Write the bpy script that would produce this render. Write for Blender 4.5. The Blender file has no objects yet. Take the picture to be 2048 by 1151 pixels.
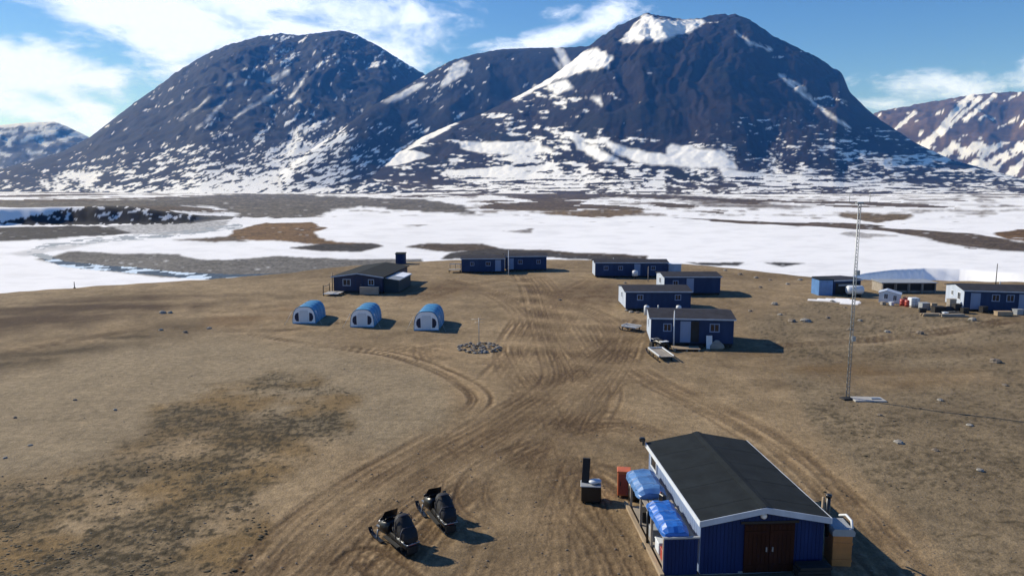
import bpy, math, random
import numpy as np
from mathutils import Vector, Matrix

random.seed(7)
R = math.radians
scene = bpy.context.scene
COL = scene.collection

# ------------------------------------------------------------------ camera
FPX, PITCH, CAMH = 1462.0, R(7.8), 15.0            # focal length in photo pixels (2048 wide), tilt, drone height
CP, SP = math.cos(PITCH), math.sin(PITCH)
cam_d = bpy.data.cameras.new('camera'); cam = bpy.data.objects.new('camera', cam_d); COL.objects.link(cam)
cam.location = (0, 0, CAMH); cam.rotation_euler = (R(90) - PITCH, 0, 0)
cam_d.sensor_width = 36.0; cam_d.lens = 36.0 * FPX / 2048.0
cam_d.clip_start = 0.5; cam_d.clip_end = 60000
scene.camera = cam

# ------------------------------------------------------------------ light
SUN_AZ = R(-60)          # from +Y (away from the camera) towards -X
SUN_EL = R(32)
sun_d = bpy.data.lights.new('sun', 'SUN'); sun_d.energy = 5.0; sun_d.angle = R(0.53); sun_d.color = (1.0, 0.95, 0.87)
sun = bpy.data.objects.new('sun', sun_d); COL.objects.link(sun)
SDIR = Vector((math.sin(SUN_AZ) * math.cos(SUN_EL), math.cos(SUN_AZ) * math.cos(SUN_EL), math.sin(SUN_EL)))
sun.rotation_euler = (-SDIR).to_track_quat('-Z', 'Y').to_euler()
sun.location = SDIR * 100

world = bpy.data.worlds.new('World'); scene.world = world; world.use_nodes = True
wt = world.node_tree; wn, wl = wt.nodes, wt.links
wn.clear()
SKY_STRENGTH = 0.12
w_out = wn.new('ShaderNodeOutputWorld'); w_bg = wn.new('ShaderNodeBackground'); w_bg.inputs['Strength'].default_value = SKY_STRENGTH
wl.new(w_bg.outputs[0], w_out.inputs[0])
w_sky = wn.new('ShaderNodeTexSky'); w_sky.sky_type = 'NISHITA'; w_sky.sun_disc = False
w_sky.sun_elevation = SUN_EL; w_sky.sun_rotation = SUN_AZ
w_sky.altitude = 1500; w_sky.air_density = 1.0; w_sky.dust_density = 0.15; w_sky.ozone_density = 3.0

def wmath(op, a, b=None, c=None):
    n = wn.new('ShaderNodeMath'); n.operation = op
    for i, v in enumerate((a, b, c)):
        if v is None: continue
        if isinstance(v, (int, float)): n.inputs[i].default_value = v
        else: wl.new(v, n.inputs[i])
    return n.outputs[0]

w_tc = wn.new('ShaderNodeTexCoord')
w_sep = wn.new('ShaderNodeSeparateXYZ'); wl.new(w_tc.outputs['Generated'], w_sep.inputs[0])
w_az = wmath('MULTIPLY', wmath('ARCTAN2', w_sep.outputs[0], w_sep.outputs[1]), 57.29578)
w_el = wmath('MULTIPLY', wmath('ARCSINE', w_sep.outputs[2]), 57.29578)
w_ae = wn.new('ShaderNodeCombineXYZ'); wl.new(w_az, w_ae.inputs[0]); wl.new(w_el, w_ae.inputs[1])
def wnoise(scale, detail, rough, sx=1.0, sy=1.0, off=0.0, rot=0.0):
    m = wn.new('ShaderNodeMapping'); m.inputs['Scale'].default_value = (sx, sy, 1); m.inputs['Location'].default_value = (off, off, off)
    m.inputs['Rotation'].default_value = (0, 0, rot)
    wl.new(w_ae.outputs[0], m.inputs[0])
    n = wn.new('ShaderNodeTexNoise'); n.inputs['Scale'].default_value = scale; n.inputs['Detail'].default_value = detail
    n.inputs['Roughness'].default_value = rough; n.inputs['Distortion'].default_value = 0.4
    wl.new(m.outputs[0], n.inputs['Vector'])
    return n.outputs[0]
w_n1 = wnoise(0.16, 7, 0.6, 1.0, 2.2, 3.0, R(-8))
w_n2 = wnoise(0.7, 5, 0.6, 1.0, 1.8, 11.0)
w_fbm = wmath('ADD', wmath('MULTIPLY', wmath('SUBTRACT', w_n1, 0.5), 2.6), wmath('MULTIPLY', wmath('SUBTRACT', w_n2, 0.5), 0.7))
# cloud banks: azimuth, elevation (degrees), half sizes, tilt, density
CLOUDS = [(-19.0, 13.0, 14.0, 2.7, -4, 1.0), (-24.5, 11.2, 11.0, 3.2, -18, 1.15), (-13.0, 10.6, 8.5, 2.8, -10, 1.15), (-33.5, 7.6, 6.5, 1.9, -4, 0.85), (-29.0, 7.2, 5.5, 0.9, 5, 0.7),
          (-34.5, 5.2, 6.5, 1.3, -8, 0.95), (-29.5, 4.9, 4.0, 1.1, -30, 0.8), (-7.2, 10.4, 1.6, 0.6, -15, 0.5),
          (2.4, 10.9, 6.8, 0.95, 12, 0.85), (6.6, 12.0, 3.6, 1.0, 17, 0.8), (3.3, 12.7, 1.6, 0.7, 0, 0.42),
          (28.4, 6.5, 4.6, 1.3, -3, 0.8), (36.2, 7.4, 2.8, 1.3, 15, 0.7), (26.5, 5.6, 3.5, 1.2, 0, 0.7), (-50, 12, 14, 5, 5, 0.9), (52, 13, 12, 3, -8, 0.7)]
w_d = None
for (a, e, rx, ry, tl, den) in CLOUDS:
    m = wn.new('ShaderNodeMapping'); m.vector_type = 'TEXTURE'
    m.inputs['Location'].default_value = (a, e, 0); m.inputs['Rotation'].default_value = (0, 0, R(tl)); m.inputs['Scale'].default_value = (rx, ry, 1)
    wl.new(w_ae.outputs[0], m.inputs[0])
    ln = wn.new('ShaderNodeVectorMath'); ln.operation = 'LENGTH'; wl.new(m.outputs[0], ln.inputs[0])
    d = wmath('MULTIPLY', wmath('SUBTRACT', 1.15, ln.outputs['Value']), den)
    w_d = d if w_d is None else wmath('MAXIMUM', w_d, d)
# the same kind of scattered cloud goes on above the frame
w_gen = wmath('SUBTRACT', wmath('MULTIPLY', wmath('MINIMUM', wmath('SUBTRACT', w_el, 17.0), 10.0), 0.02), 0.75)
w_d = wmath('MAXIMUM', w_d, w_gen)
w_d = wmath('ADD', wmath('MAXIMUM', w_d, -0.9), w_fbm)
w_mr = wn.new('ShaderNodeMapRange'); w_mr.interpolation_type = 'SMOOTHSTEP'
w_mr.inputs['From Min'].default_value = 0.02; w_mr.inputs['From Max'].default_value = 0.85; w_mr.inputs['To Max'].default_value = 0.97
wl.new(w_d, w_mr.inputs['Value'])
w_hsv = wn.new('ShaderNodeHueSaturation'); w_hsv.inputs['Saturation'].default_value = 1.26; w_hsv.inputs['Value'].default_value = 1.0; w_hsv.inputs['Hue'].default_value = 0.512
wl.new(w_sky.outputs[0], w_hsv.inputs['Color'])
w_mix = wn.new('ShaderNodeMix'); w_mix.data_type = 'RGBA'
wl.new(w_mr.outputs[0], w_mix.inputs['Factor']); wl.new(w_hsv.outputs[0], w_mix.inputs['A'])
w_mix.inputs['B'].default_value = (0.88 / SKY_STRENGTH, 1.04 / SKY_STRENGTH, 1.5 / SKY_STRENGTH, 1)
wl.new(w_mix.outputs['Result'], w_bg.inputs['Color'])

scene.view_settings.view_transform = 'Standard'; scene.view_settings.look = 'None'
scene.view_settings.exposure = 0.18; scene.view_settings.gamma = 1.0; scene.view_settings.use_curve_mapping = False

# ------------------------------------------------------------------ geometry of the photograph
def P(px, py, z=0.0):
    """where the sight line through a photo pixel meets the height z"""
    dx = (px - 1024) / FPX; dy = -(py - 575.5) / FPX
    d = (dx, CP + dy * SP, -SP + dy * CP)
    t = (z - CAMH) / d[2]
    return Vector((d[0] * t, d[1] * t, z))
def pix_dir(px, py):
    px = np.asarray(px, float); py = np.asarray(py, float)
    dx = (px - 1024) / FPX; dy = -(py - 575.5) / FPX
    fy = CP + dy * SP; fz = -SP + dy * CP
    return np.arctan2(dx, fy), fz / np.hypot(dx, fy)
def project(x, y, z):
    zz = z - CAMH
    zc = y * CP - zz * SP; yc = y * SP + zz * CP
    return 1024 + FPX * x / zc, 575.5 - FPX * yc / zc

# ------------------------------------------------------------------ numpy noise
_rng = np.random.RandomState(3)
_perm = _rng.permutation(4096); _grad = _rng.rand(4096) * 2 * np.pi
_gx, _gy = np.cos(_grad), np.sin(_grad)
def perlin(x, y, seed=0):
    x = np.asarray(x, float) + seed * 17.31; y = np.asarray(y, float) + seed * 9.77
    xi = np.floor(x).astype(np.int64); yi = np.floor(y).astype(np.int64)
    xf = x - xi; yf = y - yi
    u = xf * xf * xf * (xf * (xf * 6 - 15) + 10); v = yf * yf * yf * (yf * (yf * 6 - 15) + 10)
    def g(ix, iy, fx, fy):
        h = _perm[(_perm[ix & 4095] + iy) & 4095]
        return _gx[h] * fx + _gy[h] * fy
    a = g(xi, yi, xf, yf); b = g(xi + 1, yi, xf - 1, yf); c = g(xi, yi + 1, xf, yf - 1); d = g(xi + 1, yi + 1, xf - 1, yf - 1)
    return (a + u * (b - a)) * (1 - v) + (c + u * (d - c)) * v
def fbm(x, y, oct=4, seed=0, gain=0.5):
    s = 0; a = 1.0
    for i in range(oct):
        s = s + a * perlin(x, y, seed + i * 5); x = x * 2.03; y = y * 2.03; a *= gain
    return s
def sstep(a, b, x):
    t = np.clip((x - a) / (b - a), 0, 1); return t * t * (3 - 2 * t)
def inpoly(px, py, poly):
    m = np.zeros(px.shape, bool)
    xs = [q[0] for q in poly]; ys = [q[1] for q in poly]
    idx = np.where((px >= min(xs)) & (px <= max(xs)) & (py >= min(ys)) & (py <= max(ys)))
    if idx[0].size == 0: return m
    X = px[idx]; Y = py[idx]; c = np.zeros(X.shape, bool); n = len(poly); j = n - 1
    for i in range(n):
        xi, yi = poly[i]; xj, yj = poly[j]
        if yi != yj:
            c ^= ((yi > Y) != (yj > Y)) & (X < (xj - xi) * (Y - yi) / (yj - yi) + xi)
        j = i
    m[idx] = c
    return m
def blur(a, k):
    for ax in (0, 1):
        p = np.pad(a, [(k + 1, k) if i == ax else (0, 0) for i in (0, 1)], 'edge'); c = np.cumsum(p, ax)
        n = a.shape[ax]
        a = (np.take(c, np.arange(2 * k + 1, 2 * k + 1 + n), ax) - np.take(c, np.arange(0, n), ax)) / (2 * k + 1)
    return a
def linedist(px, py, pts):
    d = np.full(px.shape, 1e9)
    for (x0, y0), (x1, y1) in zip(pts[:-1], pts[1:]):
        dx, dy = x1 - x0, y1 - y0; L = dx * dx + dy * dy
        t = np.clip(((px - x0) * dx + (py - y0) * dy) / L, 0, 1)
        d = np.minimum(d, np.hypot(px - x0 - t * dx, py - y0 - t * dy))
    return d

# ------------------------------------------------------------------ materials
def new_mat(name):
    m = bpy.data.materials.new(name); m.use_nodes = True
    nt = m.node_tree; b = nt.nodes['Principled BSDF']
    return m, nt, b
def mat(name, col, rough=0.7, var=0.18, scale=3.0, bump=0.0, bscale=20.0, metal=0.0, stretch=(1, 1, 1), spec=0.5):
    """plain procedural material: base colour broken up by two sizes of noise, with a little relief"""
    m, nt, b = new_mat(name); N, L = nt.nodes, nt.links
    tc = N.new('ShaderNodeTexCoord'); mp = N.new('ShaderNodeMapping'); mp.inputs['Scale'].default_value = stretch
    L.new(tc.outputs['Object'], mp.inputs[0])
    n1 = N.new('ShaderNodeTexNoise'); n1.inputs['Scale'].default_value = scale; n1.inputs['Detail'].default_value = 6; n1.inputs['Roughness'].default_value = 0.65
    L.new(mp.outputs[0], n1.inputs['Vector'])
    r = N.new('ShaderNodeValToRGB')
    r.color_ramp.elements[0].position = 0.3; r.color_ramp.elements[1].position = 0.72
    r.color_ramp.elements[0].color = tuple(c * (1 - var) for c in col) + (1,)
    r.color_ramp.elements[1].color = tuple(min(1, c * (1 + var)) for c in col) + (1,)
    L.new(n1.outputs[0], r.inputs[0]); L.new(r.outputs[0], b.inputs['Base Color'])
    b.inputs['Roughness'].default_value = rough; b.inputs['Metallic'].default_value = metal
    b.inputs['Specular IOR Level'].default_value = spec
    if bump:
        n2 = N.new('ShaderNodeTexNoise'); n2.inputs['Scale'].default_value = bscale; n2.inputs['Detail'].default_value = 5
        L.new(mp.outputs[0], n2.inputs['Vector'])
        bp = N.new('ShaderNodeBump'); bp.inputs['Strength'].default_value = bump; bp.inputs['Distance'].default_value = 0.02
        L.new(n2.outputs[0], bp.inputs['Height']); L.new(bp.outputs[0], b.inputs['Normal'])
    return m
def attr_mat(name, scale, detail_amt, bump_scale, bump_dist, rough=0.95, spec=0.15):
    """terrain: the surface's own colours (attribute) broken up by procedural grain and relief"""
    m, nt, b = new_mat(name); N, L = nt.nodes, nt.links
    at = N.new('ShaderNodeAttribute'); at.attribute_name = 'albedo'
    tc = N.new('ShaderNodeTexCoord')
    n1 = N.new('ShaderNodeTexNoise'); n1.inputs['Scale'].default_value = scale; n1.inputs['Detail'].default_value = 8; n1.inputs['Roughness'].default_value = 0.7
    L.new(tc.outputs['Object'], n1.inputs['Vector'])
    mr = N.new('ShaderNodeMapRange'); mr.inputs['From Min'].default_value = 0.3; mr.inputs['From Max'].default_value = 0.7
    mr.inputs['To Min'].default_value = 1 - detail_amt; mr.inputs['To Max'].default_value = 1 + detail_amt
    L.new(n1.outputs[0], mr.inputs[0])
    n3 = N.new('ShaderNodeTexNoise'); n3.inputs['Scale'].default_value = scale * 6.5; n3.inputs['Detail'].default_value = 4; n3.inputs['Roughness'].default_value = 0.8
    L.new(tc.outputs['Object'], n3.inputs['Vector'])
    mr3 = N.new('ShaderNodeMapRange'); mr3.inputs['From Min'].default_value = 0.3; mr3.inputs['From Max'].default_value = 0.7
    mr3.inputs['To Min'].default_value = 1 - detail_amt * 1.2; mr3.inputs['To Max'].default_value = 1 + detail_amt * 1.2
    L.new(n3.outputs[0], mr3.inputs[0])
    pm = N.new('ShaderNodeMath'); pm.operation = 'MULTIPLY'; L.new(mr.outputs[0], pm.inputs[0]); L.new(mr3.outputs[0], pm.inputs[1])
    mx = N.new('ShaderNodeMix'); mx.data_type = 'RGBA'; mx.blend_type = 'MULTIPLY'
    # snow (attribute alpha) is not broken up
    sn = N.new('ShaderNodeMath'); sn.operation = 'SUBTRACT'; sn.inputs[0].default_value = 1.0; L.new(at.outputs['Alpha'], sn.inputs[1])
    L.new(sn.outputs[0], mx.inputs['Factor']); L.new(at.outputs['Color'], mx.inputs['A']); L.new(pm.outputs[0], mx.inputs['B'])
    L.new(mx.outputs['Result'], b.inputs['Base Color'])
    b.inputs['Roughness'].default_value = rough; b.inputs['Specular IOR Level'].default_value = spec
    n2 = N.new('ShaderNodeTexNoise'); n2.inputs['Scale'].default_value = bump_scale; n2.inputs['Detail'].default_value = 8; n2.inputs['Roughness'].default_value = 0.65
    L.new(tc.outputs['Object'], n2.inputs['Vector'])
    bp = N.new('ShaderNodeBump'); bp.inputs['Distance'].default_value = bump_dist; bp.inputs['Strength'].default_value = 0.8
    L.new(n2.outputs[0], bp.inputs['Height']); L.new(bp.outputs[0], b.inputs['Normal'])
    return m

# ------------------------------------------------------------------ grid sheets
def grid_object(name, X, Y, Z, colr, snow, material, kind='structure'):
    rows, cols = X.shape
    me = bpy.data.meshes.new(name)
    nv = rows * cols
    co = np.stack([X, Y, Z], -1).reshape(-1).astype(np.float32)
    i = np.arange(rows - 1)[:, None] * cols + np.arange(cols - 1)[None, :]
    q = np.stack([i, i + 1, i + cols + 1, i + cols], -1).reshape(-1).astype(np.int32)
    nf = (rows - 1) * (cols - 1)
    me.vertices.add(nv); me.vertices.foreach_set('co', co)
    me.loops.add(nf * 4); me.loops.foreach_set('vertex_index', q)
    me.polygons.add(nf); me.polygons.foreach_set('loop_start', np.arange(0, nf * 4, 4, dtype=np.int32))
    me.update(calc_edges=True)
    me.polygons.foreach_set('use_smooth', np.ones(nf, dtype=bool))
    a = me.attributes.new('albedo', 'FLOAT_COLOR', 'POINT')
    c4 = np.concatenate([colr.reshape(-1, 3), snow.reshape(-1, 1)], -1).astype(np.float32)
    a.data.foreach_set('color', c4.reshape(-1))
    me.materials.append(material)
    o = bpy.data.objects.new(name, me); COL.objects.link(o)
    if kind: o['kind'] = kind
    return o

# ------------------------------------------------------------------ ground height
VALLEY = -9.0
EDGE_PX = [(-900, 700), (-400, 640), (0, 589), (200, 573), (400, 562), (560, 549), (700, 533), (800, 527), (900, 521), (1000, 519), (1100, 520), (1200, 521), (1340, 526),
           (1450, 536), (1560, 549), (1640, 558), (1750, 561), (2048, 566), (2400, 585), (2900, 640)]
_ep = [P(*q) for q in EDGE_PX]
EDGE_AZ = np.array([math.atan2(v.x, v.y) for v in _ep]); EDGE_R = np.array([math.hypot(v.x, v.y) for v in _ep])
def px_r(px, py, z):
    v = P(px, py, z); return math.atan2(v.x, v.y), math.hypot(v.x, v.y)
_bl = [px_r(-150, 458, VALLEY), px_r(20, 452, VALLEY), px_r(150, 448, VALLEY), px_r(300, 447, VALLEY), px_r(380, 445, VALLEY), px_r(440, 439, VALLEY), px_r(540, 434, VALLEY)]
BL_AZ = np.array([b[0] for b in _bl]); BL_R = np.array([b[1] for b in _bl])
_gb = [px_r(1600, 566, VALLEY), px_r(1680, 559, VALLEY), px_r(1735, 547, VALLEY), px_r(1790, 540, VALLEY), px_r(1850, 537, VALLEY), px_r(1920, 538.5, VALLEY), px_r(1980, 543, VALLEY), px_r(2060, 549, VALLEY), px_r(2150, 553, VALLEY), px_r(2400, 556, VALLEY)]
GB_AZ = np.array([b[0] for b in _gb]); GB_R = np.array([b[1] for b in _gb])
def ground_z(x, y):
    x = np.asarray(x, float); y = np.asarray(y, float)
    az = np.arctan2(x, y); r = np.hypot(x, y)
    E = np.interp(az, EDGE_AZ, EDGE_R) + 1.5 * perlin(az * 40, r * 0, 4)
    und = 0.10 * perlin(x * 0.06, y * 0.06, 1) + 0.05 * perlin(x * 0.25, y * 0.25, 2)
    drop = sstep(0, 1, (r - E) / 45.0) ** 0.9
    z = und + VALLEY * np.where(r > E, np.maximum(drop, 0), 0)
    # gentle relief of the river plain, growing with distance
    far = sstep(200, 700, r)
    z = z + far * (0.9 * perlin(x * 0.008, y * 0.008, 6) + 0.35 * perlin(x * 0.03, y * 0.03, 7))
    # river bluff on the left with the higher terrace behind it
    B = np.interp(az, BL_AZ, BL_R) + 7 * perlin(az * 24, r * 0, 8) + 1.6 * perlin(az * 90, r * 0.04, 9)
    win = sstep(R(-48), R(-40), az) * (1 - sstep(R(-28.0), R(-20.0), az))
    up = sstep(0, 24, r - B) * (1 - 0.8 * sstep(850, 1900, r))
    z = z + win * up * (10.4 + 2.0 * perlin(x * 0.02, y * 0.004, 10) + 0.8 * perlin(x * 0.09, y * 0.05, 11))
    # stream cut below the camp on the right: a steep snow bank facing the camp
    G = np.interp(az, GB_AZ, GB_R)
    wing = sstep(R(22.0), R(25.5), az)
    bank = (1 - sstep(-3.6, 0, r - G - 0.4 * perlin(az * 60, r * 0, 14))) * sstep(40, 55, r - E)
    z = z - wing * bank * 5.0
    return z
def gz(x, y): return float(ground_z(np.array([x]), np.array([y]))[0])

# ------------------------------------------------------------------ the ground sheet
NC, NR = 1300, 0
az = np.linspace(R(-52), R(52), NC)
# ranges: even steps of sight angle close by, then stretching out to the mountains
dep = np.concatenate([np.linspace(R(58), R(30), 20)[:-1], np.linspace(R(30), R(8), 240)[:-1], np.linspace(R(8), R(5.5), 45)[:-1], np.linspace(R(5.5), R(0.75), 170)])
rr = np.concatenate([CAMH / np.tan(dep), np.geomspace(CAMH / math.tan(R(0.75)) * 1.02, 9000, 55)])
rr = np.sort(np.concatenate([rr, np.linspace(425.5, 625.3, 115)]))      # extra rows across the river bluff
AZ, RR = np.meshgrid(az, rr)
GX = RR * np.sin(AZ); GY = RR * np.cos(AZ)
GZ = ground_z(GX, GY)

# wheel and sledge tracks: stamped into a height map of the yard
TX0, TX1, TY0, TY1, TS = -60.0, 70.0, 15.0, 165.0, 0.10
tw, th = int((TX1 - TX0) / TS), int((TY1 - TY0) / TS)
rut = np.zeros((th, tw), np.float32); smear = np.zeros((th, tw), np.float32)
def spline(pts, step=0.05):
    pts = [Vector((a[0], a[1])) for a in pts]
    pts = [pts[0] * 2 - pts[1]] + pts + [pts[-1] * 2 - pts[-2]]
    out = []
    for i in range(1, len(pts) - 2):
        p0, p1, p2, p3 = pts[i - 1:i + 3]
        n = max(2, int((p2 - p1).length / step))
        t = np.linspace(0, 1, n, endpoint=False)[:, None]
        a0, a1, a2, a3 = [np.array(v) for v in (p0, p1, p2, p3)]
        out.append(0.5 * (2 * a1 + (a2 - a0) * t + (2 * a0 - 5 * a1 + 4 * a2 - a3) * t ** 2 + (3 * a1 - a0 - 3 * a2 + a3) * t ** 3))
    return np.concatenate(out)
def stamp(arr, c, w, amp):
    k = int(math.ceil(w * 2 / TS))
    ix = np.round((c[:, 0] - TX0) / TS).astype(int); iy = np.round((c[:, 1] - TY0) / TS).astype(int)
    a = amp * np.clip(0.62 + 1.1 * perlin(c[:, 0] * 0.22, c[:, 1] * 0.22, 21), 0, 1)
    for dx in range(-k, k + 1):
        for dy in range(-k, k + 1):
            g = math.exp(-((dx * dx + dy * dy) * TS * TS) / (w * w))
            if g < 0.05: continue
            x = ix + dx; y = iy + dy
            ok = (x >= 0) & (x < tw) & (y >= 0) & (y < th)
            np.maximum.at(arr, (y[ok], x[ok]), (a[ok] * g).astype(np.float32))
TRACKS = [  # photo pixels along each track, copies, spread in metres, strength
    ([(480, 1180), (620, 1030), (760, 930), (880, 860), (948, 800), (925, 768), (860, 735), (760, 705), (640, 690), (500, 668)], 1, 0.3, 0.9),
    ([(470, 1180), (560, 1075), (690, 970), (820, 890), (930, 830), (960, 790), (900, 748), (800, 712), (680, 694)], 1, 0.3, 0.8),
    ([(560, 1180), (700, 1040), (850, 930), (1000, 850), (1120, 780), (1200, 720), (1270, 660), (1290, 640)], 7, 2.0, 0.7),
    ([(640, 1180), (780, 1030), (930, 920), (1060, 840), (1150, 760), (1130, 700), (1100, 640), (1080, 580), (1055, 548)], 7, 2.4, 0.7),
    ([(1080, 1180), (1090, 1040), (1130, 940), (1170, 850), (1195, 780), (1160, 720), (1120, 680), (1090, 620)], 6, 1.3, 0.8),
    ([(1000, 1180), (1030, 1080), (1060, 960), (1100, 880), (1180, 800), (1240, 720), (1262, 660)], 5, 1.2, 0.7),
    ([(985, 1065), (925, 1010), (918, 960), (970, 910), (1060, 865), (1160, 830), (1240, 830)], 1, 0.2, 1.2),
    ([(1010, 1050), (958, 1012), (950, 965), (990, 925), (1060, 890)], 1, 0.2, 1.0),
    ([(1260, 1180), (1210, 1080), (1165, 1010), (1130, 900), (1080, 800), (1035, 740), (1020, 690), (1050, 640)], 4, 1.0, 0.7),
    ([(1830, 1180), (1720, 1060), (1600, 930), (1500, 860), (1400, 810), (1320, 770), (1260, 730), (1215, 690), (1190, 650)], 3, 0.9, 0.9),
    ([(1780, 1180), (1680, 1010), (1560, 880), (1440, 815), (1360, 780), (1280, 760), (1180, 770), (1060, 830)], 2, 0.7, 0.7),
    ([(690, 1130), (720, 1108), (760, 1125), (810, 1180)], 1, 0.1, 1.6),
    ([(640, 690), (740, 690), (850, 700), (960, 722), (1060, 705), (1120, 655), (1150, 610)], 4, 1.0, 0.6),
    ([(850, 720), (845, 700), (880, 692), (930, 712), (1000, 725), (1080, 690)], 1, 0.3, 0.8),
    ([(1180, 560), (1130, 590), (1095, 650), (1090, 730), (1050, 820), (980, 880)], 4, 1.6, 0.6),
    ([(1290, 868), (1230, 850), (1150, 862), (1060, 900), (960, 960), (860, 1050), (760, 1160)], 4, 1.0, 0.7),
    ([(1260, 1000), (1200, 950), (1130, 930), (1040, 950), (960, 930), (900, 890)], 3, 0.8, 0.8),
    ([(1550, 692), (1700, 682), (1850, 668), (2048, 640), (2200, 630)], 2, 0.4, 0.9),
    ([(700, 640), (620, 655), (480, 660), (320, 655), (150, 680), (-50, 720)], 2, 0.7, 0.8),
    ([(1000, 560), (900, 580), (820, 605), (700, 615), (560, 612), (430, 625)], 3, 0.9, 0.5),
    ([(900, 560), (1000, 590), (1060, 640), (1040, 700), (1000, 760)], 4, 1.4, 0.5),
    ([(1030, 560), (1120, 600), (1210, 640), (1230, 690), (1160, 760)], 4, 1.2, 0.5),
    ([(1900, 660), (1960, 650), (2020, 638), (2100, 640)], 3, 0.7, 0.7),
]
for pts, copies, spread, amp in TRACKS:
    base = [P(*q) for q in pts]
    for k in range(int(copies * 2.2)):
        ph = random.uniform(-1, 1) * spread
        c = spline([(b.x + ph + random.uniform(-0.25, 0.25), b.y + random.uniform(-0.3, 0.3)) for b in base])
        tg = np.gradient(c, axis=0); tg /= np.linalg.norm(tg, axis=1)[:, None] + 1e-9
        nrm = np.stack([-tg[:, 1], tg[:, 0]], 1)
        dist = np.hypot(c[:, 0], c[:, 1]).mean()
        half = random.choice([0.28, 0.7, 0.75]); w = random.uniform(0.055, 0.11) * (1 + dist / 90)
        s = amp * random.choice((0.45, 0.6, 0.8, 1.2))
        for sg in (-1, 1): stamp(rut, c + nrm * half * sg, w, s)
        stamp(smear, c[::6], 1.0, 0.8)
def sample(arr, x, y):
    fx = (x - TX0) / TS; fy = (y - TY0) / TS
    ok = (fx >= 0) & (fx < tw - 2) & (fy >= 0) & (fy < th - 2)
    fx = np.clip(fx, 0, tw - 2.01); fy = np.clip(fy, 0, th - 2.01)
    ix = fx.astype(int); iy = fy.astype(int); u = fx - ix; v = fy - iy
    r_ = (arr[iy, ix] * (1 - u) + arr[iy, ix + 1] * u) * (1 - v) + (arr[iy + 1, ix] * (1 - u) + arr[iy + 1, ix + 1] * u) * v
    return np.where(ok, r_, 0)
RUT = sample(rut, GX, GY); SMEAR = sample(smear, GX, GY)

PX, PY = project(GX, GY, GZ)
PX = np.clip(PX, -3000, 5000); PY = np.clip(PY, -3000, 5000)
E_R = np.interp(AZ, EDGE_AZ, EDGE_R)
camp = RR < E_R + 6
# --- camp colours (bare sandy soil, trampled yard, heath, wet hollows)
def C(r, g, b): return np.array([r, g, b])
def lerp(col, target, m): return col * (1 - m[..., None]) + target * m[..., None]
n_big = fbm(GX * 0.05, GY * 0.05, 4, 30); n_mid = fbm(GX * 0.35, GY * 0.35, 4, 33); n_fin = fbm(GX * 1.6, GY * 1.6, 3, 36)
tone = np.clip(0.5 + 0.9 * n_big + 0.45 * n_mid, 0, 1)
colr = lerp(np.broadcast_to(C(0.165, 0.127, 0.083), GX.shape + (3,)).copy(), C(0.275, 0.217, 0.145), tone)
SMEAR = blur(SMEAR, 5)
colr = lerp(colr, C(0.255, 0.185, 0.112) * (0.8 + 0.4 * tone[..., None]), np.clip(SMEAR * 0.75, 0, 1))
# pale smooth sand on the left
wx = 16 * n_mid + 8 * n_fin; wy = 7 * n_mid + 4 * fbm(GX * 1.6, GY * 1.6, 3, 40)
def soft_poly(poly, soft=1.0, k=4): return blur(inpoly(PX + wx * soft, PY + wy * soft, poly).astype(float), k)
def hard_poly(poly, soft=1.0): return inpoly(PX + wx * soft, PY + wy * soft, poly).astype(float)
sand = soft_poly([(-400, 760), (60, 735), (230, 690), (430, 668), (640, 690), (860, 740), (910, 790), (880, 850), (760, 900), (600, 860), (420, 800), (300, 850), (200, 930), (-400, 1000)], 2.2, 9)
colr = lerp(colr, C(0.250, 0.212, 0.155), sand * 0.75)
# brown and rust bands towards the left edge of the terrace
bandn = fbm(GX * 0.05 + GY * 0.02, GY * 0.22 - GX * 0.05, 4, 44)
b1 = soft_poly([(-600, 700), (-100, 700), (0, 672), (200, 645), (420, 612), (520, 592), (300, 590), (100, 602), (-600, 660)], 1.4)
colr = lerp(colr, C(0.055, 0.034, 0.022), b1 * np.clip(0.72 + 1.1 * bandn, 0, 0.95))
b2 = soft_poly([(-600, 770), (0, 750), (160, 715), (360, 668), (440, 648), (330, 645), (200, 668), (0, 690), (-600, 720)], 1.4)
colr = lerp(colr, C(0.055, 0.041, 0.026), b2 * np.clip(0.6 + 1.3 * bandn + 0.7 * n_mid, 0, 0.9))
b3 = soft_poly([(400, 655), (560, 640), (700, 620), (560, 615), (420, 632)], 1.2)
colr = lerp(colr, C(0.145, 0.090, 0.048), b3 * np.clip(0.5 + 1.2 * bandn, 0, 0.8))
# trampled darker soil between the far cabins
b4 = soft_poly([(1110, 575), (1230, 565), (1240, 600), (1230, 622), (1150, 610), (1090, 595)], 1.2) + soft_poly([(790, 580), (900, 560), (960, 575), (880, 600), (800, 600)], 1.2)
colr = lerp(colr, C(0.095, 0.062, 0.036), np.clip(b4, 0, 1) * np.clip(0.45 + 1.2 * n_mid, 0, 0.85))
b5 = soft_poly([(1450, 700), (1700, 690), (2200, 665), (2300, 760), (1800, 770), (1560, 745)], 2.0)
colr = lerp(colr, C(0.130, 0.088, 0.045), b5 * np.clip(0.35 + 1.3 * bandn + 0.5 * n_mid, 0, 0.8))
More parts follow.
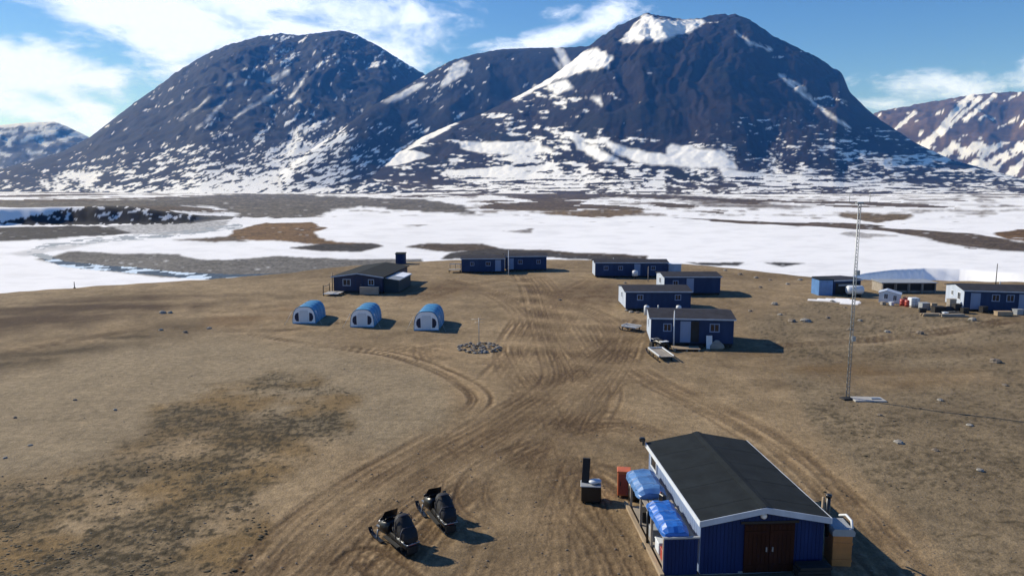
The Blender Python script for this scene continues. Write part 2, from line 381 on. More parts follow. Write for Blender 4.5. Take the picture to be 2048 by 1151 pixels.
# heath: dark cushions, ochre and grey lichen
heath_poly = [(-300, 985), (120, 950), (270, 880), (320, 810), (420, 775), (620, 745), (720, 790), (690, 880), (590, 930), (520, 1000), (540, 1060), (440, 1200), (-300, 1300)]
heath = soft_poly(heath_poly, 2.5)
heath2 = soft_poly([(1560, 740), (1760, 790), (2048, 760), (2400, 800), (2400, 1250), (1990, 1200), (1800, 1010), (1640, 870)], 2.0)
heath3 = soft_poly([(1480, 640), (1640, 600), (2048, 640), (2400, 640), (2400, 760), (1900, 740), (1560, 720)], 2.0)
hn = 0.55 * fbm(GX * 0.8 + GY * 0.25, GY * 1.3 - GX * 0.4, 3, 50) + 0.75 * fbm(GX * 2.6 + GY * 0.5, GY * 2.6 - GX * 0.6, 3, 51, 0.6); hb = fbm(GX * 0.16, GY * 0.16, 3, 55)
hd = np.clip(heath * (0.12 + 1.3 * hb + 2.3 * hn), 0, 1)
colr = lerp(colr, C(0.165, 0.112, 0.050), heath * np.clip(0.3 + 1.6 * fbm(GX * 0.22, GY * 0.22, 3, 58), 0, 0.75))
colr = lerp(colr, C(0.085, 0.070, 0.044), heath * np.clip(0.12 + 1.4 * hb, 0, 0.42))
colr = lerp(colr, C(0.042, 0.036, 0.024), hd * 0.92)
hd2 = np.clip((heath2 * 1.0 + heath3 * 0.9) * (0.0 + 1.0 * hb + 2.2 * hn), 0, 1)
colr = lerp(colr, C(0.165, 0.142, 0.105), np.clip(heath2 + heath3, 0, 1) * 0.5)
colr = lerp(colr, C(0.062, 0.052, 0.034), hd2 * 0.75)
# ruts are damper and darker, their edges are pushed up and dry
RB = blur(RUT, 3)
colr = colr * (1 + 1.4 * np.clip(RB - RUT, 0, 0.3))[..., None]
colr = lerp(colr, C(0.078, 0.052, 0.031), np.clip(RUT * 1.15, 0, 0.85))
colr = colr * (1 + 0.20 * np.clip(n_fin, -1, 1) + 0.13 * n_mid)[..., None]
GZ = GZ - 0.08 * np.clip(RUT, 0, 1.2) * camp + camp * (RR < 110) * (0.018 * n_fin + 0.03 * n_mid + heath * 0.05 * np.clip(hn, 0, 1))

# --- river plain beyond the terrace: old snow with bare gravel bars and heath
snow = np.zeros(GX.shape)
vx = PX + 16 * fbm(GX * 0.018, GY * 0.008, 4, 60) + 9 * fbm(GX * 0.07, GY * 0.03, 3, 61)
vy = PY + 4.2 * fbm(GX * 0.018 + 9, GY * 0.008, 4, 62) + 2.6 * fbm(GX * 0.07, GY * 0.03, 3, 63)
patchy = fbm(PX / 30, PY / 3.2, 4, 66) + 0.6 * fbm(PX / 8, PY / 1.8, 2, 67)
SNOWC = C(0.88, 0.875, 0.87)
gravel, brown, dark, ochre = C(0.135, 0.128, 0.118), C(0.095, 0.070, 0.050), C(0.040, 0.036, 0.034), C(0.150, 0.088, 0.040)
vcol = SNOWC * (1 - 0.07 * np.clip(fbm(GX * 0.01, GY * 0.004, 4, 64) + 0.2, 0, 1))[..., None]; vs = np.ones(GX.shape) * 0.999
vn = fbm(GX * 0.03, GY * 0.012, 4, 65)
def bare(poly, c, amount=1.0, holes=-0.72):
    global vcol, vs
    m = blur((inpoly(vx, vy, poly) & (patchy > holes)).astype(float), 1) * amount
    cc = c * (1 + 0.35 * vn + 0.45 * patchy)[..., None]
    vcol = vcol * (1 - m[..., None]) + cc * m[..., None]; vs = np.minimum(vs, 1 - m)
# far plain: streaks of bare ground
far_n = fbm(GX * 0.0035, GY * 0.0009, 4, 68) + 0.5 * fbm(GX * 0.014, GY * 0.004, 3, 69)
fm = ((PY < 428) & (far_n > 0.16 + 0.10 * sstep(380, 430, PY) - 0.06 * (PX < 500))).astype(float)
vcol = vcol * (1 - fm[..., None]) + (brown * (1 + 0.3 * vn)[..., None]) * fm[..., None]; vs = np.minimum(vs, 1 - fm)
stk = fbm(PX / 110, PY / 4.5, 4, 70) + 0.4 * fbm(PX / 25, PY / 2.5, 2, 71)
sm = blur(((stk > 0.34 - 0.10 * sstep(900, 1300, PX) + 0.5 * sstep(428, 446, PY)) & (PY > 385) & (PY < 490)).astype(float), 1) * 0.85
vcol = vcol * (1 - sm[..., None]) + (C(0.14, 0.108, 0.076) * (1 + 0.4 * vn)[..., None]) * sm[..., None]; vs = np.minimum(vs, 1 - sm)
slush = np.clip(fbm(PX / 70, PY / 7, 4, 74) + 0.05, 0, 0.5)
vcol = vcol * (1 - 0.18 * slush * (vs > 0.5))[..., None]
bare([(-900, 415), (-200, 414), (0, 411), (0, 402), (200, 402), (350, 396), (430, 389), (560, 387), (700, 394), (860, 399), (930, 411), (952, 428), (880, 425), (780, 418), (720, 412), (660, 420), (650, 429), (600, 433), (500, 435), (465, 426), (440, 417), (400, 413), (200, 413)], C(0.115, 0.102, 0.085))
bare([(-900, 470), (0, 453), (150, 450), (225, 455), (262, 466), (110, 476), (0, 481), (-900, 505)], dark)
bare([(210, 452), (380, 446), (470, 440), (430, 460), (330, 470), (250, 466)], gravel * 0.8, 0.6)
bare([(450, 476), (470, 461), (520, 446), (620, 443), (656, 459), (628, 463), (645, 480), (740, 486), (765, 491), (720, 503), (640, 501), (580, 498), (625, 492), (640, 488), (520, 480)], ochre)
bare([(580, 498), (640, 487), (740, 486), (768, 491), (720, 504), (640, 502)], dark * 1.2)
bare([(350, 480), (460, 472), (500, 481), (400, 483)], brown)
bare([(810, 492), (835, 485), (960, 487), (1000, 497), (1100, 500), (1290, 511), (1290, 518), (1160, 512), (1040, 506), (900, 503)], brown * 0.8)
bare([(1000, 497), (1130, 508), (1290, 514), (1290, 524), (1180, 519), (1030, 512), (880, 520), (900, 505)], dark * 1.3)
bare([(80, 521), (150, 502), (260, 506), (350, 509), (380, 517), (450, 520), (560, 512), (700, 518), (840, 517), (850, 560), (500, 570), (400, 556), (330, 553), (250, 546), (130, 531)], gravel)
bare([(20, 505), (120, 490), (240, 478), (200, 488), (110, 502), (60, 512)], gravel * 1.2, 0.35)
bare([(1365, 523), (1490, 523), (1480, 530), (1400, 529)], dark)
bare([(1525, 522), (1615, 525), (1560, 531)], dark)
bare([(1000, 373), (1110, 375), (1290, 387), (1420, 393), (1520, 400), (1545, 406), (1400, 402), (1250, 395), (1080, 399), (980, 389)], brown * 0.8)
bare([(1060, 426), (1180, 418), (1280, 420), (1292, 428), (1180, 434)], C(0.15, 0.105, 0.062))
bare([(1330, 434), (1450, 439), (1550, 444), (1700, 447), (1800, 457), (1870, 462), (1960, 469), (2060, 489), (2400, 520), (2400, 540), (2048, 503), (1940, 495), (1880, 485), (1850, 476), (1750, 460), (1600, 452), (1480, 447)], brown)
bare([(1670, 425), (1830, 428), (1812, 438), (1760, 447), (1690, 433)], C(0.15, 0.11, 0.068))
bare([(1995, 463), (2048, 457), (2300, 470), (2300, 495), (2048, 483), (2005, 478)], ochre * 0.8)
bare([(1340, 402), (1500, 405), (1640, 412), (1600, 418), (1420, 412)], brown, 0.7)
bare([(1700, 462), (1800, 474), (1740, 476), (1680, 468)], brown, 0.6)
bare([(1000, 460), (1070, 456), (1060, 464)], brown, 0.8)
bare([(800, 448), (850, 447), (840, 452)], brown, 0.6)
# speckles poking out of the snow field
sp = ((perlin(GX * 0.05, GY * 0.018, 72) + perlin(GX * 0.2, GY * 0.08, 73) * 0.7) > 0.83) & (PY > 430)
vcol[sp] = brown; vs[sp] = 0
# meltwater channel with broken ice edges beside the gravel bar
md = linedist(PX + 5 * fbm(GX * 0.05, GY * 0.05, 3, 75), PY + 1.5 * fbm(GX * 0.05, GY * 0.05, 3, 76), [(90, 515), (130, 528), (200, 535), (280, 541), (360, 550), (460, 553), (560, 552)])
mw = (md < 5.5) & (RR > E_R); mn = fbm(GX * 0.12, GY * 0.09, 3, 77)
vcol[mw & (mn > 0.0)] = C(0.05, 0.085, 0.13); vcol[mw & (mn <= 0.0)] = C(0.62, 0.74, 0.85); vs[mw & (mn <= 0.0)] = 1; vs[mw & (mn > 0.0)] = 0
mw2 = (linedist(PX, PY + 2 * mn, [(100, 516), (60, 505), (90, 492), (200, 480), (330, 470), (480, 452)]) < 5) & (mn > -0.05)
vcol[mw2] = C(0.33, 0.36, 0.38); vs[mw2] = 0.5
# ribs of bare rock and snow chutes on the river bluff
Bq = np.interp(AZ, BL_AZ, BL_R); bluff = (RR > Bq - 14) & (RR < Bq + 40) & (AZ < R(-19.5)) & (AZ > R(-50)) & (PY > 405)
vcol[bluff & (PX < 170)] = SNOWC * 0.95; vs[bluff & (PX < 170)] = 1
bw = 5 * fbm(PX / 14, PY / 9, 3, 81)
bl_rock = bluff & inpoly(PX + 2 * bw, PY + bw, [(-20, 446), (60, 432), (130, 419), (170, 411), (300, 409), (440, 406), (470, 415), (440, 424), (400, 436), (370, 447), (150, 449), (60, 449)])
bn = fbm((PX + 1.2 * PY) / 20, (PY - 0.3 * PX) / 16, 4, 80)
vcol[bl_rock] = (C(0.022, 0.022, 0.024) * (1 + 0.6 * bn)[..., None])[bl_rock]; vs[bl_rock] = 0
bl_snow = bl_rock & (bn > 0.17) & (PY < 440)
vcol[bl_snow] = SNOWC * 0.8; vs[bl_snow] = 1
bl_scree = bluff & inpoly(PX + 2 * bw, PY + bw, [(370, 448), (395, 436), (440, 424), (470, 414), (520, 418), (480, 432), (440, 446)])
vcol[bl_scree] = gravel * 0.9; vs[bl_scree] = 0
vcol = vcol * (1 + (vs < 0.5) * np.clip(0.5 * fbm(PX / 7, PY / 2.4, 3, 82), -0.45, 0.6))[..., None]
m = (~camp)
colr = np.where(m[..., None], vcol, colr); snow = np.where(m, vs, snow)
# snow strip left on the right of the yard
st = inpoly(PX + wx * 0.25, PY + wy * 0.1, [(1612, 599), (1660, 596), (1700, 598), (1722, 603), (1715, 609), (1685, 606), (1640, 602)])
colr[st] = SNOWC; snow[st] = 1; GZ = GZ + st * 0.06
colr = np.where((snow > 0.4)[..., None] | (~camp)[..., None], colr, colr * np.array([1.03, 0.955, 0.825]))
colr = np.clip(colr, 0.015, 0.9)
ground_m = attr_mat('ground', 1.9, 0.28, 5.0, 0.09)
grid_object('ground', GX, GY, GZ, colr, snow, ground_m)
del rut, smear

# ------------------------------------------------------------------ mountains
def mountain(name, sil, r_crest, r_foot, cols, rows, colour_fn, amp, seed, back=0.25):
    saz, se = pix_dir([q[0] for q in sil], [q[1] for q in sil])
    az = np.linspace(saz[0], saz[-1], cols)
    es = np.interp(az, saz, se)
    k = np.hanning(7); k /= k.sum()
    es = np.convolve(np.pad(es, 3, 'edge'), k, 'valid')
    t = np.concatenate([np.linspace(0, 1, rows), np.linspace(1, 1 + back, max(8, rows // 8))[1:]])
    A, T = np.meshgrid(az, t)
    es = es[None, :]; Rc = r_crest(A); Rf = np.minimum(r_foot(A), Rc * 0.9)
    Rr = Rf + (Rc - Rf) * T
    tt = np.clip(T, 0, 1)
    g = 0.16 * tt + 0.84 * (tt * tt * (3 - 2 * tt))
    g = g ** 1.16
    e0 = (VALLEY - 8 - CAMH) / Rf
    e = e0 + (np.maximum(es, e0 + 0.002) - e0) * g
    X = Rr * np.sin(A); Y = Rr * np.cos(A)
    Z = CAMH + e * Rr
    wsh = np.sin(np.pi * np.clip(tt, 0, 1)) ** 0.8
    hs = np.clip((Z + 10) / 900, 0.05, 1.2)
    arc = A * 5000
    warp = 120 * fbm(X * 0.002, Y * 0.002, 3, seed + 9)
    gul = fbm((arc + warp) / 330, T * 1.3, 4, seed)
    rid = -np.abs(fbm((arc + warp * 1.5) / 620, T * 1.0 + 3, 4, seed + 3))
    n3 = fbm(X * 0.0035, Y * 0.0035, 5, seed + 6)
    Z = Z + amp * wsh * hs * (0.55 * gul + 0.8 * (rid + 0.2) + 0.28 * n3) + amp * 0.06 * hs * fbm(X * 0.02, Y * 0.02, 3, seed + 12) * np.clip(tt * 4, 0, 1)
    Z = np.where(T > 1, Z - (T - 1) * 1600 * np.maximum(es, 0.02) * 3, Z)
    PXm, PYm = project(X, Y, Z)
    gully = gul + 0.8 * rid + 0.5 * fbm(PXm / 9, PYm / 6, 3, seed + 20)
    colr, snow = colour_fn(X, Y, Z, PXm, PYm, tt, gully)
    m = attr_mat(name + '_rock', 0.02, 0.30, 0.03, 6.0)
    return grid_object(name, X, Y, Z, np.clip(colr, 0.01, 0.9), snow, m)

SN = np.array([0.88, 0.875, 0.87])
def paint(rock, snow):
    return rock * (1 - snow[..., None]) + SN * snow[..., None]
def rock_tone(X, Y, c0, c1, seed):
    n = np.clip(0.5 + 0.8 * fbm(X * 0.003, Y * 0.003, 5, seed), 0, 1)
    return c0 * (1 - n[..., None]) + c1 * n[..., None]
def warped(px, py, X, Y, seed, sx=7, sy=4):
    return px + sx * fbm(X * 0.012, Y * 0.012, 3, seed), py + sy * fbm(X * 0.012, Y * 0.012, 3, seed + 4)

def col_right(X, Y, Z, px, py, t, A):
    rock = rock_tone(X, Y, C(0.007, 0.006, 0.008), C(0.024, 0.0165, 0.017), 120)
    wxp, wyp = warped(px, py, X, Y, 121)
    s = np.zeros(px.shape, bool)
    for poly in [
        [(1238, 82), (1262, 58), (1290, 27), (1310, 36), (1340, 41), (1402, 38), (1410, 46), (1380, 66), (1350, 72), (1330, 82), (1290, 79), (1255, 86)],
        [(1160, 106), (1190, 96), (1226, 113), (1215, 135), (1170, 143), (1110, 160), (1060, 187), (1030, 202), (1018, 198), (1100, 150), (1140, 125)],
        [(935, 226), (940, 232), (880, 268), (820, 300), (790, 320), (770, 322), (850, 272)],
        [(912, 283), (1060, 283), (1112, 300), (1050, 313), (985, 309), (930, 301)],
        [(1135, 264), (1190, 295), (1250, 326), (1200, 322), (1158, 298)],
        [(1203, 273), (1250, 294), (1330, 310), (1340, 288), (1450, 304), (1475, 337), (1380, 336), (1280, 326), (1228, 305)],
        [(760, 310), (830, 300), (860, 312), (800, 330), (750, 330)],
        [(890, 340), (1010, 335), (1110, 352), (1230, 362), (1160, 372), (1000, 366), (900, 358)],
        [(1090, 170), (1130, 160), (1150, 175), (1110, 190)], [(1180, 190), (1200, 195), (1205, 215), (1190, 205)],
        [(1440, 335), (1500, 345), (1640, 352), (1760, 362), (1900, 372), (1900, 385), (1600, 375), (1450, 365)]]:
        s |= inpoly(wxp, wyp, poly)
    # patches lying along the slope, clustered, denser and larger low down
    u = px + 0.35 * py
    clus = fbm(px / 120, py / 40, 3, 128)
    n = 0.75 * fbm(u / 46, py / 12.0, 4, 130) + 0.45 * fbm(u / 15, py / 6.0, 3, 133) + 0.45 * clus
    lo = sstep(190, 380, py) * 0.42 - 0.55
    lo = lo + 0.34 * np.exp(-((px - 1090) / 130.0) ** 2) * sstep(110, 160, py)      # the lee side left of the summit
    lo = lo - 0.30 * np.exp(-(((px - 1430) / 150.0) ** 2 + ((py - 180) / 100.0) ** 2)) - 0.12 * np.exp(-((px - 1360) / 220.0) ** 2) * (py < 265)
    lo = lo + 0.22 * sstep(335, 388, py)
    soft = sstep(-0.05, 0.15, n + lo)
    fine = fbm(u / 22, py / 5.5, 4, 140) + 0.5 * clus
    soft = np.maximum(soft, sstep(0, 0.22, -A - 0.62 - 0.25 * (1 - sstep(200, 300, py)) - 0.5 * np.exp(-((px - 1420) / 190.0) ** 2)) * (py > 130))
    soft = np.maximum(soft, sstep(-0.06, 0.22, fine - 0.46 + 0.34 * sstep(240, 370, py)) * sstep(1400, 1500, px) * (py > 235))
    for ln, w in [([(1560, 150), (1600, 185), (1650, 222), (1700, 255)], 2.0), ([(1580, 160), (1610, 178)], 2.2), ([(1470, 62), (1500, 85), (1540, 100)], 1.5)]:
        s |= linedist(wxp, wyp, ln) < w
    s = np.maximum(blur(s.astype(float), 1), soft)
    ap = ((fbm(px / 90, py / 4.5, 4, 145) + 0.35 * fbm(px / 20, py / 3, 2, 146)) > 0.16 - 0.1 * sstep(365, 392, py)) & (py > 352)
    s = np.where(ap, 0.0, s); k = sstep(350, 385, py)[..., None]
    rock = rock * (1 - k) + C(0.062, 0.048, 0.038) * k
    return paint(rock, s), s
def col_mid(X, Y, Z, px, py, t, A):
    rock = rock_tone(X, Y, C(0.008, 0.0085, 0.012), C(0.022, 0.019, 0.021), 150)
    wxp, wyp = warped(px, py, X, Y, 151)
    s = np.zeros(px.shape, bool)
    for ln, w in [([(1114, 97), (1136, 140)], 5.0), ([(1108, 118), (1124, 140)], 2.0), ([(1124, 100), (1140, 128)], 2.5)]:
        s |= linedist(px, py, ln) < w
    for poly in [[(770, 200), (830, 170), (850, 165), (840, 178), (790, 205), (765, 206)], [(905, 130), (925, 120), (938, 128), (930, 150), (905, 162), (880, 175), (890, 155)]]:
        s |= inpoly(wxp, wyp, poly)
    n = fbm((px - 0.8 * py) / 24, (py + 0.5 * px) / 9, 4, 155) + 0.3 * fbm(px / 8, py / 5, 2, 156)
    lo = 0.16 * np.exp(-((px - 870) / 60.0) ** 2) - 0.46 - 0.25 * (px > 980) + 0.2 * sstep(190, 300, py)
    soft = sstep(-0.05, 0.15, n + lo)
    s = np.maximum(blur(s.astype(float), 1), soft)
    s_l = col_left(X, Y, Z, px, py, t, A * 0)[1]; k = sstep(175, 225, py + 0.12 * (px - 800))      # lower flank: the same snow as on the slope beside it
    s = s * (1 - k) + s_l * k
    return paint(rock, s), s
def col_left(X, Y, Z, px, py, t, A):
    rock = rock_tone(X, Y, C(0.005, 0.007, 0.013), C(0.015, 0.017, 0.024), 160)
    v = py + 0.60 * px; v2 = py + 0.22 * px
    k = sstep(250, 345, py)
    clus = fbm(px / 130, v / 60, 3, 164)
    n = (1 - k) * fbm((px - 0.6 * py) / 55, v / 13, 4, 165) + k * fbm(px / 28, v2 / 7.5, 4, 168, 0.6) + 0.55 * fbm((px - 0.5 * py) / 12, v / 5, 3, 169) + 0.45 * clus
    side = np.exp(-((px - 600 + (py - 300) * 1.1) / 250.0) ** 2)
    lo = -0.62 + 0.62 * sstep(170, 340, py) * side + 0.34 * sstep(345, 392, py) + 0.10 * sstep(200, 260, py) * (px > 300) + 0.27 * sstep(290, 360, py + 0.1 * px) * (1 - sstep(250, 400, px))
    lo = lo + 0.34 * np.exp(-((py - 128 - 0.02 * (px - 700)) / 9.0) ** 2) * (px > 560) + 0.20 * (px > 540) * (py < 140)
    soft = sstep(-0.05, 0.15, n + lo); s = np.zeros(px.shape, bool)
    soft = np.maximum(soft, sstep(0, 0.25, -A - 0.66 + 0.08 * sstep(200, 330, py)) * (py > 95))
    # thin chutes of snow running down the slope
    for ln, w in [([(575, 140), (558, 152), (535, 162)], 3.0), ([(612, 152), (596, 175), (580, 196), (600, 204)], 1.8), ([(570, 145), (545, 165)], 1.5), ([(450, 203), (420, 235), (395, 255)], 1.6),
                  ([(545, 190), (500, 215), (470, 235)], 1.4), ([(470, 150), (455, 175)], 1.2), ([(420, 190), (395, 215), (360, 240)], 1.2)]:
        s |= linedist(px + 3 * n, py + 2 * n, ln) < w
    s = np.maximum(blur(s.astype(float), 1), soft)
    return paint(rock, s), s
def col_far(X, Y, Z, px, py, t, A):
    rock = rock_tone(X, Y, C(0.060, 0.044, 0.038), C(0.150, 0.104, 0.080), 180)
    n = fbm((px + 1.1 * py) / 22, (py - 0.2 * px) / 30, 4, 185) + 0.3 * fbm(px / 9, py / 6, 2, 188)
    s = n > (0.42 + 0.06 * sstep(220, 300, py))
    for ln, w in [([(1945, 188), (1900, 235), (1850, 292)], 6.0), ([(1990, 190), (1930, 240)], 4.0), ([(1960, 195), (1880, 270)], 4.0), ([(1830, 225), (1790, 260)], 3.0)]:
        s |= linedist(px + 6 * n, py, ln) < w
    s |= (py > 285) & (n > -0.05)
    s = s.astype(float)
    return paint(rock, s), s
def col_far_left(X, Y, Z, px, py, t, A):
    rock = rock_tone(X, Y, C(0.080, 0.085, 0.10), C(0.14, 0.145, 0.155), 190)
    n = fbm((px - 0.6 * py) / 30, (py + 0.3 * px) / 12, 4, 195)
    s = sstep(-0.1, 0.15, n + 0.22 - 0.40 * sstep(245, 295, py))
    return paint(rock, s), s

SIL_R = [(480, 392), (560, 378), (680, 345), (780, 305), (850, 272), (900, 250), (960, 230), (1010, 205), (1060, 180), (1110, 150), (1150, 118), (1170, 100), (1200, 75), (1240, 50), (1290, 28), (1330, 33), (1370, 40), (1400, 38), (1430, 30),
         (1470, 29), (1500, 42), (1550, 75), (1600, 98), (1640, 118), (1658, 129), (1668, 137), (1680, 141), (1686, 152), (1700, 185), (1730, 215), (1760, 240), (1830, 285), (1900, 318), (1960, 335), (2048, 358), (2200, 378), (2400, 390)]
SIL_M = [(560, 345), (620, 300), (680, 260), (740, 215), (800, 180), (850, 150), (900, 122), (950, 108), (1000, 99), (1060, 96), (1130, 95), (1180, 92), (1250, 100), (1400, 140)]
SIL_L = [(-500, 398), (-250, 380), (-100, 362), (0, 338), (60, 322), (120, 305), (180, 275), (270, 205), (320, 170), (345, 150), (400, 115), (450, 92), (520, 72), (560, 67), (600, 71), (640, 66), (680, 61), (710, 68), (760, 95), (800, 120), (850, 150), (900, 185), (1000, 250), (1100, 300)]
SIL_FR = [(1600, 330), (1680, 270), (1720, 240), (1760, 222), (1800, 215), (1850, 205), (1900, 197), (1940, 190), (1980, 186), (2048, 183), (2150, 172), (2300, 200), (2500, 260)]
SIL_FL = [(-500, 310), (-250, 280), (-50, 262), (0, 250), (60, 245), (110, 243), (140, 255), (180, 275), (250, 320), (340, 380)]
mo = mountain('mountain', SIL_L, lambda a: 7600 - 900 * ((a + 0.27) / 0.3) ** 2, lambda a: 2900 + 1500 * np.clip((-a - 0.40) / 0.2, 0, 2), 560, 190, col_left, 195, 200)
_ma = pix_dir([560, 620, 700, 800, 850, 950, 1400], [330] * 7)[0]      # the middle ridge comes forward as it falls to the left
mountain('mountain', SIL_M, lambda a: np.interp(a, _ma, [4150, 4350, 4800, 5700, 6000, 6400, 6500]), lambda a: np.interp(a, _ma, [3200, 3300, 3400, 3500, 3600, 3600, 3600]), 360, 130, col_mid, 100, 220)
mountain('mountain', SIL_R, lambda a: 5600 - 700 * ((a - 0.23) / 0.35) ** 2, lambda a: 2500 + 900 * np.clip(np.abs(a - 0.2) / 0.4, 0, 1.2) ** 2, 900, 230, col_right, 195, 240)
mountain('mountain', SIL_FR, lambda a: 9000 + 0 * a, lambda a: 6200 + 0 * a, 260, 70, col_far, 260, 260)
mountain('mountain', SIL_FL, lambda a: 10000 + 0 * a, lambda a: 7600 + 0 * a, 200, 50, col_far_left, 220, 280)

# ------------------------------------------------------------------ mesh building
class MB:
    def __init__(s): s.v = []; s.f = []; s.smooth = []
    def add(s, v, f, smooth=False):
        n = len(s.v); s.v += [tuple(q) for q in v]; s.f += [tuple(i + n for i in q) for q in f]; s.smooth += [smooth] * len(f); return s
    def box(s, c, size, rz=0.0, rx=0.0, ry=0.0):
        m = Matrix.Translation(c) @ Matrix.Rotation(rz, 4, 'Z') @ Matrix.Rotation(ry, 4, 'Y') @ Matrix.Rotation(rx, 4, 'X')
        hx, hy, hz = (q / 2 for q in size)
        v = [m @ Vector((x * hx, y * hy, z * hz)) for z in (-1, 1) for y in (-1, 1) for x in (-1, 1)]
        return s.add(v, [(0, 2, 3, 1), (4, 5, 7, 6), (0, 1, 5, 4), (2, 6, 7, 3), (0, 4, 6, 2), (1, 3, 7, 5)])
    def bbox(s, c, size, b=0.02, rz=0.0):
        """box with chamfered edges"""
        m = Matrix.Translation(c) @ Matrix.Rotation(rz, 4, 'Z')
        hx, hy, hz = (q / 2 for q in size); b = min(b, hx * .9, hy * .9, hz * .9)
        def ring(z, ins):
            ax, ay = hx - ins, hy - ins
            return [(-ax + b, -ay, z), (ax - b, -ay, z), (ax, -ay + b, z), (ax, ay - b, z), (ax - b, ay, z), (-ax + b, ay, z), (-ax, ay - b, z), (-ax, -ay + b, z)]
        rings = [ring(-hz, b), ring(-hz + b, 0), ring(hz - b, 0), ring(hz, b)]
        v = [m @ Vector(q) for r_ in rings for q in r_]
        f = [tuple(range(7, -1, -1)), tuple(range(24, 32))]
        for k in range(3):
            for i in range(8): f.append((k * 8 + i, k * 8 + (i + 1) % 8, k * 8 + 8 + (i + 1) % 8, k * 8 + 8 + i))
        return s.add(v, f)
    def tube(s, pts, r, n=6, cap=True):
        pts = [Vector(p) for p in pts]; rad = r if isinstance(r, (list, tuple)) else [r] * len(pts)
        v = []; f = []
        for i, p in enumerate(pts):
            t = (pts[min(i + 1, len(pts) - 1)] - pts[max(i - 1, 0)]).normalized()
            a = t.orthogonal().normalized() if abs(t.z) > 0.99 else t.cross(Vector((0, 0, 1))).normalized()
            b = t.cross(a)
            for k in range(n):
                an = 2 * math.pi * k / n
                v.append(p + (a * math.cos(an) + b * math.sin(an)) * rad[i])
        for i in range(len(pts) - 1):
            for k in range(n): f.append((i * n + k, i * n + (k + 1) % n, (i + 1) * n + (k + 1) % n, (i + 1) * n + k))
        if cap: f += [tuple(range(n - 1, -1, -1)), tuple(range((len(pts) - 1) * n, len(pts) * n))]
        return s.add(v, f, True)
    def prism(s, poly, y0, y1, axis='y'):
        """polygon (a, b) extruded along an axis: axis y -> (a, y, b); axis x -> (x, a, b); axis z -> (a, b, z)"""
        n = len(poly)
        mk = {'y': lambda a, b, t: (a, t, b), 'x': lambda a, b, t: (t, a, b), 'z': lambda a, b, t: (a, b, t)}[axis]
        v = [mk(a, b, y0) for a, b in poly] + [mk(a, b, y1) for a, b in poly]
        f = [tuple(range(n)), tuple(range(2 * n - 1, n - 1, -1))] + [(i, n + i, n + (i + 1) % n, (i + 1) % n) for i in range(n)]
        return s.add(v, f)
    def loft(s, rings, cap=True, smooth=True, closed=True):
        n = len(rings[0]); v = [q for r_ in rings for q in r_]; f = []
        for k in range(len(rings) - 1):
            for i in range(n if closed else n - 1):
                f.append((k * n + i, k * n + (i + 1) % n, (k + 1) * n + (i + 1) % n, (k + 1) * n + i))
        s.add(v, f, smooth)
        if cap: 
            b = len(s.v) - len(v)
            s.f += [tuple(b + i for i in range(n - 1, -1, -1)), tuple(b + (len(rings) - 1) * n + i for i in range(n))]; s.smooth += [False, False]
        return s
    def mesh(s, name, m):
        me = bpy.data.meshes.new(name); me.from_pydata(s.v, [], s.f)
        import bmesh
        bm = bmesh.new(); bm.from_mesh(me); bmesh.ops.recalc_face_normals(bm, faces=bm.faces); bm.to_mesh(me); bm.free()
        me.polygons.foreach_set('use_smooth', s.smooth); me.materials.append(m); me.update()
        return me
    def build(s, name, m, parent=None, loc=(0, 0, 0), rz=0.0):
        o = bpy.data.objects.new(name, s.mesh(name, m)); COL.objects.link(o)
        o.location = loc; o.rotation_euler = (0, 0, rz)
        if parent: o.parent = parent
        return o
def tag(o, label, cat, group=None):
    o['label'] = label; o['category'] = cat
    if group: o['group'] = group
    return o
def thing(name, label, cat, loc, rz=0.0, group=None):
    o = bpy.data.objects.new(name, None); COL.objects.link(o); o.empty_display_size = 0.3
    o.location = loc; o.rotation_euler = (0, 0, rz)
    return tag(o, label, cat, group)
def at(px, py, dz=0.0):
    v = P(px, py, 0.0); v.z = gz(v.x, v.y) + dz; return v
def heading(a, b): return math.atan2(b.y - a.y, b.x - a.x)
def piece(name, me, parent, loc=(0, 0, 0), rz=0.0):
    o = bpy.data.objects.new(name, me); COL.objects.link(o); o.parent = parent; o.location = loc; o.rotation_euler = (0, 0, rz); return o
def copy_tree(o, parent=None):
    c = o.copy(); COL.objects.link(c); c.parent = parent
    for ch in o.children: copy_tree(ch, c)
    return c
def sub(o, parent): o.parent = parent; return o

